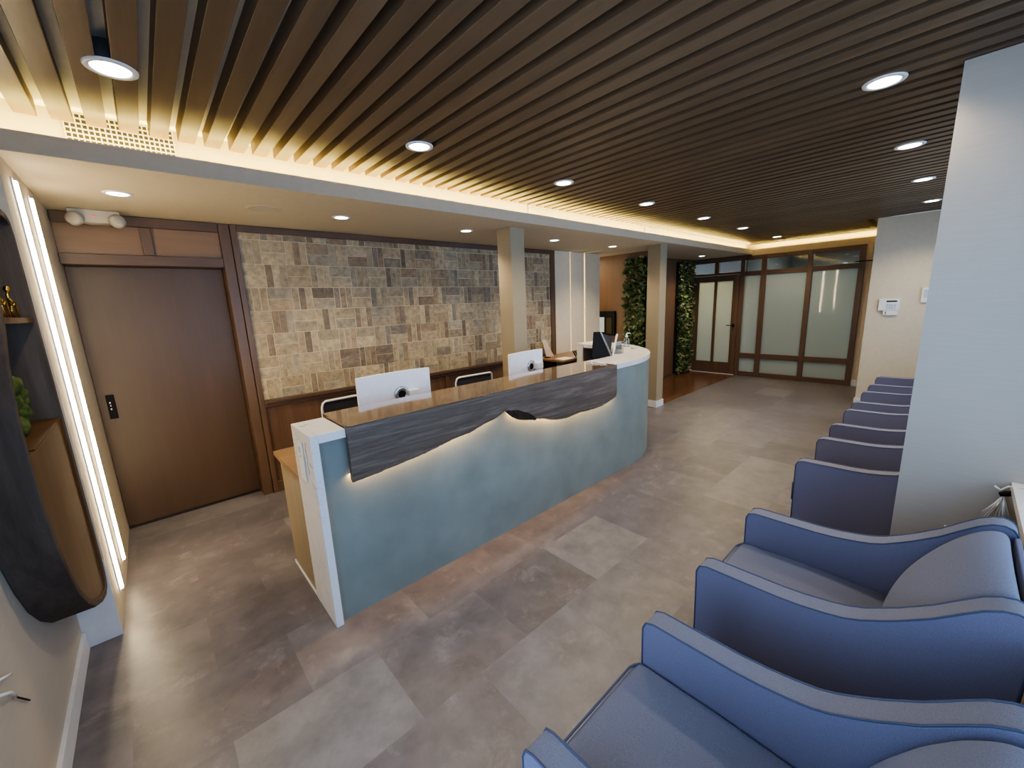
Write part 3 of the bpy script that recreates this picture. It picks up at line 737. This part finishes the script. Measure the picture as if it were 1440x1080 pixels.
# outlet plate and scribbled veins on the white end
MK = plain('mark_grey', (.18,.2,.24), .7)
op = box('outlet_plate', M['whiteplastic'], .5045, .5115, 2.205, 2.30, .80, 1.02, parent=desk, bevel=.003)
m = MB()
for y in (2.268, 2.240): m.box(.5035, .5042, y, y+.008, .955, .985)
m.box(.5035, .5042, 2.246, 2.262, .93, .94)
m.build('socket_slot', plain('slot_grey', (.25,.24,.24), .6), op)
m = MB()
m.tube([(.5113,2.155,1.03),(.5113,2.17,.99),(.5113,2.155,.95),(.5113,2.165,.90),(.5113,2.15,.86)], .0012, 4); m.build('surface_mark', MK, desk); m = MB()
m.tube([(.5113,2.12,.93),(.5113,2.10,.915),(.5113,2.075,.918)], .0015, 4); m.build('surface_mark', MK, desk); m = MB(); m.tube([(.5113,2.13,.82),(.5113,2.09,.80),(.5113,2.07,.805)], .0015, 4); m.build('surface_mark', MK, desk); m = MB()
m.tube([(.53,2.30,ZK+.0004),(.55,2.29,ZK+.0004),(.575,2.32,ZK+.0004)], .0018, 4)
m.build('surface_mark', MK, desk)
# live-edge slab: top board and waterfall face
prof = [(.685,.786),(.80,.792),(.95,.806),(1.129,.822),(1.25,.842),(1.336,.857),(1.459,.866),(1.53,.884),(1.593,.898),(1.66,.910),(1.692,.915),(1.735,.934),(1.768,.945),(1.785,.94),(1.801,.915),(1.84,.885),(1.883,.862),(1.93,.845),(1.985,.838),(2.041,.822),(2.09,.818),(2.12,.808),(2.144,.808),(2.21,.782),(2.286,.764),(2.36,.752),(2.442,.746),(2.52,.752),(2.607,.757),(2.72,.748),(2.828,.745),(2.90,.750),(2.967,.760),(3.05,.776),(3.125,.792)]
YS0, YS1 = 2.043, 2.074
def slab_face():
    m = MB(); b = m.bm; rnd = random.Random(2); rows = []
    pts = []
    for i in range(len(prof)-1):
        (xa, za), (xb, zb) = prof[i], prof[i+1]; n = max(1, int((xb-xa)/.012))
        for k in range(n):
            t = k/n; pts.append((xa+(xb-xa)*t, za+(zb-za)*t+rnd.uniform(-.0018,.0018)*(1 if i > 0 else 0)))
    pts.append(prof[-1]); NZ = 8
    for x, z in pts:
        col = []
        for j in range(NZ+1):
            t = j/NZ; zz = z+(1.089-z)*t
            # the edge thins towards the wane
            yy = YS0+.010*max(0, 1-t*7)
            col.append(b.verts.new((x, yy, zz)))
        bk = b.verts.new((x, YS1, z+.012)); tp = b.verts.new((x, YS1, 1.089)); rows.append((col, bk, tp))
    for (c1, b1, t1), (c2, b2, t2) in zip(rows[:-1], rows[1:]):
        for j in range(NZ): b.faces.new((c1[j], c2[j], c2[j+1], c1[j+1]))
        b.faces.new((b1, b2, c2[0], c1[0])); b.faces.new((t1, t2, b2, b1)); b.faces.new((c1[NZ], c2[NZ], t2, t1))
    for c, b1, t1 in (rows[0], rows[-1]): b.faces.new(c+[t1, b1])
    return m
slab = slab_face().build('live_edge_slab', M['slabface'], desk, smooth=False)
slab['label'] = 'grey-brown wood face with a wavy natural lower edge'
# bark pocket
m = MB(); up = [(1.772,.944),(1.80,.9445),(1.84,.938),(1.886,.930),(1.94,.905),(1.99,.885),(2.013,.868),(2.045,.845),(2.06,.83)]
lo = [(1.772,.940),(1.801,.912),(1.84,.882),(1.883,.858),(1.94,.842),(1.985,.834),(2.013,.828),(2.041,.818),(2.06,.819)]
m.prism([(x, z) for x, z in lo]+[(x, z) for x, z in up[::-1]], 'y', YS0-.0035, YS0+.012); m.build('bark_edge', M['bark'], slab)
m = MB(); m.box(.690, 3.128, YS0+.0025, 2.436, 1.0895, 1.0955); m.build('slab_top', M['slabtop'], desk, bevel=.002)
box('slab_core', M['slabtop'], .690, 3.128, YS1+.001, 2.43, ZK-.03, 1.089, parent=desk)
# curved white counter
co = [(3.131, 2.096)]+arc(RO+.004, A0, 0, 36); ci = [(3.131, 2.45)]+arc(1.0, A0, 0, 36)
m = MB(); m.wall_ring(co, ci, 'z', ZK-.045, ZK+.004); m.build('curved_counter', M['quartz'], desk, bevel=.002)
# inner worktop, cabinet, end cabinet
box('worktop', M['deskwood'], .514, 4.3, 2.402, 3.02, .735, .765, parent=desk, bevel=.002)
box('worktop_return', M['deskwood'], 3.9, 4.45, 3.021, 3.40, .735, .765, parent=desk, bevel=.002)
cb = box('side_cabinet', M['cabwood'], .520, .88, 2.402, 2.872, .02, .734, parent=desk, bevel=.002)
m = MB(); m.box(.514, .5195, 2.41, 2.875, 0.0, .02); m.build('cabinet_plinth', M['base'], desk)
m = MB(); m.box(4.43, 4.86, 3.452, 3.55, ZK-.02, ZK+.015); m.box(4.43, 4.455, 3.457, 3.55, 0, ZK-.021); m.box(4.83, 4.86, 3.457, 3.55, 0, ZK-.021)
m.build('end_cabinet_shell', M['quartz'], desk, bevel=.002)
box('end_cabinet_panel', plain('cabinet_grey', (.20,.18,.19), .5), 4.4555, 4.8295, 3.465, 3.54, .05, ZK-.022, parent=desk)
# inner modesty upstand (behind the slab)
box('upstand', M['white'], .56, 3.55, 2.18, 2.22, .766, ZK-.05, parent=desk)
# LED tape under the slab
for i in range(len(prof)-1): pass

# back counter along the pale wall
bc = empty('back_counter', (5.0, 3.9, 0), 'low wooden counter against the pale wall sections behind the desk', 'counter')
box('counter_top', M['deskwood'], 4.20, 5.60, 3.62, YW-.016, .845, .87, parent=bc, bevel=.002)
box('cabinet', M['cabwood'], 4.88, 5.58, 3.66, YW-.018, 0, .844, parent=bc)

# ------------------------------------------------------------------ things on the desk
def monitor(x, y, rz, w, label, rx=.055, RZ=1.04):
    r = empty('computer_monitor', (0,0,0), label, 'monitor')
    m = MB(); n = 12; H0, H1 = 1.215, .905; zc = .765
    b = m.bm; F = []; B_ = []
    for i in range(n+1):
        u = -w/2+w*i/n; bow = .035*(1-(2*u/w)**2)
        F.append((u, bow)); 
    front = [(u, v+.0) for u, v in F]; back = [(u, v-.022) for u, v in F]
    for (z0, z1) in ((H1, H0),):
        poly = back+front[::-1]
        m.prism(poly, 'z', z0-zc, z1-zc)
    m.build('screen_housing', M['monitor'], r, bevel=.003)
    m = MB(); poly = [(u*.97, v+.0012) for u, v in F]+[(u*.97, v+.0035) for u, v in F][::-1]; m.prism(poly, 'z', H1-zc+.012, H0-zc-.012); m.build('screen', M['black'], r)
    m = MB(); m.lathe([(.0,-.004),(.034,-.004),(.038,-.010),(.058,-.010),(.062,-.004),(.062,.012),(0,.012)], (rx, .008, RZ-zc), 32, 'y'); m.build('hinge_ring', M['silver'], r, smooth=True)
    m = MB(); m.lathe([(0,-.0005),(.029,-.0005),(.029,.0),(0,0)], (rx, .0035, RZ-zc), 24, 'y'); m.build('hinge_hole', M['black'], r)
    m = MB(); m.box(rx+.03, rx+.12, -.052, -.0045+.006, RZ-zc-.025, RZ-zc+.03); m.box(rx+.03,rx+.09,-.048,-.025,.002,RZ-zc-.026); m.build('stand', M['whiteplastic'], r, bevel=.004)
    m = MB(); m.box(-.12,.12,-.13,.07,0,.012); m.build('stand_base', M['whiteplastic'], r, bevel=.005)
    r.location = (x, y, zc+.0005); r.rotation_euler.z = rz; return r
monitor(1.31, 2.76, rad(0), .575, 'white computer monitor seen from behind at the left part of the desk')
monitor(2.69, 2.79, rad(6), .50, 'white computer monitor seen from behind near the column', rx=.10, RZ=1.055)

def task_chair():
    r = empty('office_chair', (0,0,0))
    m = MB(); w, z0, z1 = .22, .56, .985; y = .0
    pts = [(-w+.03,y,z0),(-w,y,z0+.05),(-w,y-.01,z1-.05),(-w+.008,y-.02,z1-.014),(-w+.03,y-.02,z1),(w-.03,y-.02,z1),(w-.008,y-.02,z1-.014),(w,y-.01,z1-.05),(w,y,z0+.05),(w-.03,y,z0)]
    m.tube(pts, .009, 10, closed=True); m.build('back_frame', M['whiteplastic'], r, smooth=True)
    m = MB(); m.box(-w+.008, w-.008, -.008, .004, z0+.01, z1-.012); m.build('backrest', M['mesh'], r)
    m = MB(); m.box(-.24,.24,-.47,-.03,.44,.51); m.build('seat', M['mesh'], r, bevel=.03, seg=4)
    m = MB(); m.tube([(0,-.02,.58),(0,.02,.50),(0,-.10,.425),(0,-.25,.425)], .018); m.tube([(0,-.25,.44),(0,-.25,.10)], .025); m.build('column', M['whiteplastic'], r)
    for s in (-1, 1):
        m = MB(); m.tube([(s*.2,-.2,.44),(s*.28,-.2,.46),(s*.285,-.19,.64)], .014); m.box(s*.285-.03, s*.285+.03, -.32, -.08, .64, .665); m.build('armrest', M['mesh'], r)
    for k in range(5):
        a = 2*PI*k/5+.3; m = MB(); ex, ey = .30*math.cos(a), -.25+.30*math.sin(a)
        m.tube([(0,-.25,.11),(ex,ey,.075)], [.022,.014]); lg = m.build('leg', M['whiteplastic'], r)
        m = MB(); m.lathe([(0,-.011),(.027,-.011),(.027,.011),(0,.011)], (ex, ey, .0275), 16, 'x'); m.tube([(ex,ey,.03),(ex,ey,.075)], .008); m.build('caster', M['black'], lg, smooth=False)
    return r
tc1 = task_chair(); tc1.location = (1.155, 3.30, 0); tc1.rotation_euler.z = rad(2)
tag(tc1, 'black mesh office chair with white frame behind the left monitor', 'chair', 'office chairs behind the desk')
tc2 = copy_tree(tc1); tc2.location = (2.40, 3.25, 0); tc2.rotation_euler.z = rad(-3)
tag(tc2, 'black mesh office chair with white frame between the two monitors', 'chair', 'office chairs behind the desk')

ZQ = ZK+.0045
# two angled sign stands, brochure holder
s1 = empty('sign_stand', (3.47, 2.47, ZQ), 'black sloping sign stand with a silver edge on the white counter', 'sign stand')
m = MB(); b = m.bm
def solid(m, pts, thick):
    vs = [m.bm.verts.new(p) for p in pts]; t = Vector(thick); ws = [m.bm.verts.new(Vector(p)+t) for p in pts]; n = len(pts)
    m.bm.faces.new(vs); m.bm.faces.new(ws[::-1])
    for i in range(n): m.bm.faces.new((vs[i], ws[i], ws[(i+1) % n], vs[(i+1) % n]))
solid(m, [(3.365,2.50,ZQ),(3.606,2.445,ZQ),(3.475,2.49,ZQ+.268),(3.407,2.505,ZQ+.27)], (0,.008,0)); m.build('panel', M['black'], s1)
m = MB(); solid(m, [(3.608,2.437,ZQ),(3.655,2.445,ZQ),(3.522,2.495,ZQ+.262),(3.477,2.485,ZQ+.268)], (0,.008,0)); m.build('edge', M['silver'], s1)
s2 = empty('sign_stand', (3.70, 2.50, ZQ), 'dark tilted sign stand with a thin white board beside the brochure holder', 'sign stand')
m = MB(); solid(m, [(3.662,2.50,ZQ),(3.695,2.50,ZQ),(3.775,2.53,ZQ+.19),(3.545,2.54,ZQ+.25)], (0,.008,0)); m.build('panel', M['mesh'], s2)
m = MB(); solid(m, [(3.668,2.455,ZQ),(3.69,2.455,ZQ),(3.790,2.47,ZQ+.222),(3.768,2.47,ZQ+.222)], (0,.010,0)); m.build('white_board', M['whiteplastic'], s2)
br = empty('brochure_holder', (3.858, 2.49, ZQ), 'small clear brochure holder with grey leaflets beside the sign stands', 'brochure holder')
box('holder', M['bottle'], 3.80, 3.915, 2.475, 2.50, ZQ, ZQ+.09, parent=br); box('leaflet', plain('leaflet_grey', (.3,.3,.36), .6), 3.806, 3.909, 2.5005, 2.511, ZQ, ZQ+.13, parent=br)
# sanitiser bottle
sb = empty('sanitizer_bottle', (4.455, 2.78, ZQ), 'clear pump bottle of hand sanitizer on the rounded white counter', 'bottle')
m = MB(); m.lathe([(0,0),(.034,0),(.038,.006),(.038,.075),(.030,.10),(.015,.112),(.014,.12),(0,.12)], (4.455,2.78,ZQ), 24); m.build('bottle_body', M['bottle'], sb, smooth=True)
m = MB(); m.lathe([(0,.120),(.018,.120),(.018,.138),(.008,.142),(.006,.165),(0,.165)], (4.455,2.78,ZQ), 16); m.tube([(4.455,2.78,ZQ+.165),(4.49,2.76,ZQ+.168),(4.50,2.755,ZQ+.160)], .006); m.tube([(4.455,2.78,ZQ+.01),(4.455,2.78,ZQ+.12)], .003); m.build('pump', M['whiteplastic'], sb)
ct = empty('card_tray', (4.30, 2.58, ZQ), 'small silver card tray lying on the rounded white counter', 'tray')
m = MB(); m.box(4.26,4.35,2.555,2.60,ZQ,ZQ+.006); m.box(4.26,4.265,2.555,2.60,ZQ+.006,ZQ+.016); m.box(4.345,4.35,2.555,2.60,ZQ+.006,ZQ+.016); m.build('tray', M['silver'], ct, bevel=.001)
box('card', M['paper'], 4.27, 4.34, 2.56, 2.596, ZQ+.0065, ZQ+.014, parent=ct)
m = MB(); m.tube([(3.02,2.25,1.101),(3.06,2.20,1.101),(3.10,2.20,1.103),(3.09,2.14,1.101),(3.04,2.17,1.101)], .005)
m.tube([(3.09,2.30,1.101),(3.05,2.26,1.101),(3.00,2.30,1.101)], .005); tag(m.build('cable', M['whiteplastic'], smooth=True), 'white coiled cable lying at the far end of the wood slab', 'cable')
ph = empty('desk_phone', (3.33, 2.66, .766), 'black desk phone behind the sign stand', 'phone'); 
m = MB(); m.prism([(2.58,.766),(2.80,.766),(2.80,.80),(2.60,.87),(2.58,.87)], 'x', 3.20, 3.38); m.build('phone_base', M['black'], ph, bevel=.004)
m = MB(); m.tube([(3.23,2.60,.885),(3.23,2.66,.885),(3.23,2.78,.85)], .016); m.build('handset', M['black'], ph, smooth=True)
# things on the back counter
ZB = .8705
tb = empty('card_rack', (4.60, 3.70, ZB), 'black and white striped card rack on the back counter', 'rack')
box('base', M['whiteplastic'], 4.52, 4.70, 3.655, 3.72, ZB, ZB+.02, parent=tb)
m = MB()
for k in range(4):
    x = 4.535+k*.042; solid(m, [(x,3.66,ZB+.0205),(x+.026,3.66,ZB+.0205),(x+.006,3.70,ZB+.10),(x-.020,3.70,ZB+.10)], (0,.004,0))
m.build('card_panel', M['black'], tb)
tag(MB().box(4.25,4.47,3.63,3.80,ZB,ZB+.012).build('paper_stack', M['paper'], bevel=.001), 'stack of white papers on the back counter', 'papers')
tag(MB().box(4.30,4.36,3.98,4.06,ZB,ZB+.012).build('tray', M['black'], bevel=.003), 'small flat black tray on the back counter beside the brick wall', 'tray')
cd = empty('card_display', (4.42, 4.12, ZB), 'pinkish leaning card on the back counter by the brick wall', 'card')
m = MB(); solid(m, [(4.40,4.10,ZB),(4.52,4.06,ZB),(4.44,4.15,ZB+.25),(4.38,4.17,ZB+.25)], (0,.006,0)); m.build('board', M['pinkcard'], cd)
m = MB(); m.box(4.45,4.49,4.105,4.14,ZB,ZB+.01); m.tube([(4.47,4.12,ZB+.01),(4.43,4.145,ZB+.14)], .004); m.build('easel', M['trim'], cd)

# ------------------------------------------------------------------ waiting armchairs
def armchair():
    r = empty('armchair', (0,0,0))
    Y0 = .19
    top = [(.594,.10),(.598,.585),(.588,.610),(.560,.620),(.47,.6215),(.317,.6245),(.25,.63),(.182,.641),(.135,.652),(.096,.668),(.055,.692),(.02,.714),(-.048,.764),(-.107,.818),(-.135,.842),(-.165,.859),(-.19,.864),(-.21,.857),(-.222,.84),(-.225,.80),(-.20,.10)]
    loc = [(y-Y0, z) for y, z in top]
    for s in (0, 1):
        a, b_ = (-.32, -.243) if s == 0 else (.243, .32)
        m = MB(); m.prism(loc, 'x', a, b_)
        arm = m.build('arm', M['fabric'], r, bevel=.006, seg=3)
        arm.data.materials.append(M['fabrictop'])
        for p in arm.data.polygons:
            if abs(p.normal.x) < .5 and p.normal.z > -.2: p.material_index = 1
        m = MB()
        for x in (a, b_):
            pp = [(x+(.0015 if x == a else -.0015), y, z) for y, z in loc]
            m.tube(pp, .003, 6)
        m.build('piping', M['piping'], arm, smooth=True)
    # seat cushion
    m = MB(); m.prism([(.425-.0,.30),(.432,.34),(.430,.425),(.415,.448),(.38,.456),(.15,.462),(-.10,.455),(-.25,.45),(-.30,.44),(-.30,.30)], 'x', -.238, .238)
    st = m.build('seat', M['seatfab'], r, bevel=.012, seg=3)
    m = MB(); m.tube([(-.234,.30,.452),(-.234,.41,.448),(-.20,.428,.444),(.20,.428,.444),(.234,.41,.448),(.234,.30,.452)], .0042, 6); m.tube([(-.234,.428,.31),(-.234,.43,.43)], .0042, 6); m.tube([(.234,.428,.31),(.234,.43,.43)], .0042, 6)
    m.build('piping', M['piping'], st, smooth=True)
    box('front_rail', M['fabric'], -.242, .242, .33, .405, .11, .299, parent=r, bevel=.006)
    # back cushion: crowned bolster between the arms
    m = MB(); b = m.bm; NX, prof_ = 12, [(-.145,.44),(-.135,.50),(-.150,.58),(-.185,.66),(-.235,.745),(-.285,.81),(-.335,.852),(-.375,.860),(-.398,.84),(-.402,.70),(-.385,.44)]
    rows = []
    for i in range(NX+1):
        u = -1+2*i/NX; x = u*.241; k = (1-u*u)
        row = []
        for j, (y, z) in enumerate(prof_):
            f = 1 if j < 9 else 0
            row.append(b.verts.new((x, y+(.030*k-.012)*f*(1 if j < 7 else .3), z+(.026*k-.008)*(1 if 3 <= j <= 8 else 0))))
        rows.append(row)
    for A, B_ in zip(rows[:-1], rows[1:]):
        for j in range(len(prof_)): b.faces.new((A[j], A[(j+1) % len(prof_)], B_[(j+1) % len(prof_)], B_[j]))
    b.faces.new(rows[0]); b.faces.new(rows[-1][::-1])
    m.build('back_cushion', M['seatfab'], r, smooth=True, bevel=.0, sub=2)
    box('back_panel', M['fabric'], -.242, .242, -.418, -.404, .12, .835, parent=r, bevel=.004)
    for x in (-.28, .28):
        for y in (-.36, .36):
            m = MB(); m.lathe([(0,0),(.016,0),(.024,.10),(0,.10)], (x,y,0), 12); m.build('leg', M['leg'], r)
    return r
ch0 = armchair()
CH = [(.52,'armchair','nearest blue-grey armchair, cut off by the bottom edge of the photo'), (1.50,'armchair','blue-grey armchair second from the camera, in front of the wallpapered pier'),
      (2.955,'armchair','blue-grey armchair just past the wallpapered pier, its whole dark side showing'), (3.965,'armchair','second blue-grey armchair past the wallpapered pier'),
      (4.89,'armchair','third blue-grey armchair past the wallpapered pier'), (5.90,'armchair','farthest blue-grey armchair, against the beige far wall')]
for i, (x, n, l) in enumerate(CH):
    c = ch0 if i == 0 else copy_tree(ch0)
    c.location = (x+.32, .19, 0); tag(c, l, 'armchair', 'waiting armchairs along the window wall')

# ------------------------------------------------------------------ small things on walls
kp = empty('alarm_keypad', (XF-.02, .67, 1.30), 'white alarm keypad with dark display on the far wall', 'keypad')
box('keypad_body', M['whiteplastic'], XF-.03, XF-.0005, .568, .778, 1.370, 1.53, parent=kp, bevel=.004)
box('display', M['black'], XF-.032, XF-.0302, .592, .698, 1.484, 1.503, parent=kp)
m = MB()
for i in range(4):
    for j in range(4): m.box(XF-.033, XF-.0302, .60+i*.026, .618+i*.026, 1.39+j*.018, 1.402+j*.018)
m.build('keys', plain('keys_grey', (.45,.5,.6), .5), kp)
box('lower_unit', M['whiteplastic'], XF-.028, XF-.0005, .576, .722, 1.308, 1.3685, parent=kp, bevel=.003)
box('sensor_slit', M['black'], XF-.0295, XF-.0282, .690, .698, 1.32, 1.355, parent=kp)
ts = empty('thermostat', (XF-.01, .33, 1.47), 'small white wall control right of the keypad, half hidden by the pier', 'thermostat')
box('cover', M['whiteplastic'], XF-.022, XF-.0005, .30, .37, 1.468, 1.66, parent=ts, bevel=.004)
box('inset', plain('inset_grey', (.5,.55,.6), .4), XF-.0235, XF-.0222, .308, .350, 1.53, 1.635, parent=ts)
m = MB(); m.tube([(XG-.002,1.17,2.02),(XG-.03,1.17,2.02)], .018); m.build('x', M['black'])
bpy.data.objects['x'].name = 'wall_sensor'; tag(bpy.data.objects['wall_sensor'], 'small black sensor on the wall strip right of the glass partition', 'sensor'); bpy.data.objects['wall_sensor'].location.y -= .13; bpy.data.objects['wall_sensor'].location.z += 0
m = MB(); m.tube([(XG-.045,1.30,2.13),(XG-.045,1.10,2.128),(XG-.045,.93,2.125)], .008); tag(m.build('door_closer_rod', M['black']), 'thin black rod at the top right of the glass partition', 'rod')
# cable end with frayed tassel hanging off the sill
ta = empty('cable_bundle', (2.69, -.235, .60), 'frayed white cable end tied with black tape, hanging off the window sill', 'cable')
m = MB(); m.tube([(2.55,-.42,.816),(2.62,-.33,.816),(2.67,-.27,.816),(2.70,-.235,.80),(2.705,-.215,.775),(2.70,-.195,.79)], .0045); m.build('cord', M['whiteplastic'], ta, smooth=True)
m = MB(); m.tube([(2.69,-.25,.775),(2.70,-.232,.765),(2.70,-.213,.755)], [.010,.013,.009]); m.build('tape', M['black'], ta, smooth=True)
m = MB(); rnd = random.Random(4)
for i in range(34):
    a, e_ = rnd.uniform(-.028,.05), rnd.uniform(.09,.15)
    m.tube([(2.70,-.226,.755),(2.70+rnd.uniform(-.02,.006),-.226+a*.5,.755-e_*.45),(2.70+rnd.uniform(-.03,.006),-.226+a*1.3,.755-e_)], [.003,.0028,.001], 5)
m.build('fibres', M['whiteplastic'], ta, smooth=True)['kind'] = 'stuff'
m = MB(); m.tube([(2.7355,-.125,.50),(2.728,-.11,.522),(2.72,-.09,.53),(2.718,-.07,.536)], .003); tag(m.build('wire_stub', M['whiteplastic'], smooth=True), 'short white wire end sticking up behind the second armchair', 'wire')

# ------------------------------------------------------------------ lights
def area(name, loc, sx, sy, power, col, rot=(0,0,0), spread=180):
    l = bpy.data.lights.new(name, 'AREA'); l.shape = 'RECTANGLE'; l.size = sx; l.size_y = sy; l.energy = power; l.color = col; l.spread = rad(spread)
    o = bpy.data.objects.new(name, l); C.objects.link(o); o.location = loc; o.rotation_euler = rot; return o
COVE = (1, .76, .22)
area('cove_lamp', ((XL+9.1)/2, YL+.04, 2.511), 9.5, .02, 60, COVE, (PI, 0, 0))
area('cove_lamp_end', (XG+.045, (YF+YL)/2, 2.511), .02, 1.9, 12, COVE, (PI, 0, 0))
# LED tape behind the live edge, shining down the plaster
for (xa, za), (xb, zb) in ((prof[0], prof[3]), (prof[3], prof[6]), (prof[6], prof[10]), (prof[15], prof[19]), (prof[19], prof[24]), (prof[24], prof[28]), (prof[28], prof[34])):
    L = math.hypot(xb-xa, zb-za); ang = math.atan2(zb-za, xb-xa)
    o = area('slab_led', ((xa+xb)/2, 2.0825, (za+zb)/2+.04), L, .006, 5*L, (1, .60, .23), (0, -ang, 0))
# back room beyond the partition, passage
area('back_room_lamp', (10.7, 1.6, 2.6), 1.6, 1.4, 40, (.72,.90,1), (0,0,0))
area('back_room_lamp_warm', (10.0, 3.8, 2.6), 1.0, 1.0, 50, (1,.80,.38), (0,0,0))
area('passage_lamp', (5.75, 5.0, 2.40), .4, .8, 9, (1,.86,.6), (0,0,0))
# daylight through the windows
w = bpy.data.worlds.new('World'); bpy.context.scene.world = w; w.use_nodes = True
bg = w.node_tree.nodes['Background']; bg.inputs[0].default_value = (.47,.66,1.0,1); bg.inputs[1].default_value = 3.7
for a, b_ in ((-.3, 2.62), (3.6, 7.2)):
    o = area('window_portal', ((a+b_)/2, YN-.16, 1.61), b_-a, 1.62, 1, (1,1,1), (rad(-90), 0, 0)); o.data.cycles.is_portal = True
    o.rotation_euler = (rad(90), 0, 0)

o = area('door_portal', (XL-.12, .5, 1.17), 1.6, 2.3, 1, (1,1,1), (0,0,0)); o.data.cycles.is_portal = True
o.rotation_euler = (rad(90), 0, rad(-90))
# ------------------------------------------------------------------ camera
yaw, pitch, roll = .83933903, -.19825336, .04175606
ca, sa, cb_, sb_, cc, sc_ = math.cos(yaw), math.sin(yaw), math.cos(pitch), math.sin(pitch), math.cos(roll), math.sin(roll)
f = Vector((ca*cb_, sa*cb_, sb_)); r0 = Vector((sa, -ca, 0)); d0 = f.cross(r0)
rt = cc*r0+sc_*d0; dn = -sc_*r0+cc*d0
cam = bpy.data.cameras.new('Camera'); co_ = bpy.data.objects.new('Camera', cam); C.objects.link(co_)
R3 = Matrix((rt, -dn, -f)).transposed()
co_.matrix_world = Matrix.Translation((0, 0, 1.68)) @ R3.to_4x4()
cam.sensor_width = 36; cam.lens = 565.724/1440*36; cam.clip_start = .02
sc = bpy.context.scene; sc.camera = co_
sc.view_settings.view_transform = 'AgX'; sc.view_settings.look = 'AgX - Medium High Contrast'; sc.view_settings.exposure = .62
sc.cycles.max_bounces = 7; sc.cycles.diffuse_bounces = 4; sc.cycles.glossy_bounces = 3; sc.cycles.transmission_bounces = 4; sc.cycles.transparent_max_bounces = 8
sc.cycles.caustics_reflective = False; sc.cycles.caustics_refractive = False; sc.cycles.sample_clamp_indirect = 6
sc.cycles.use_denoising = True
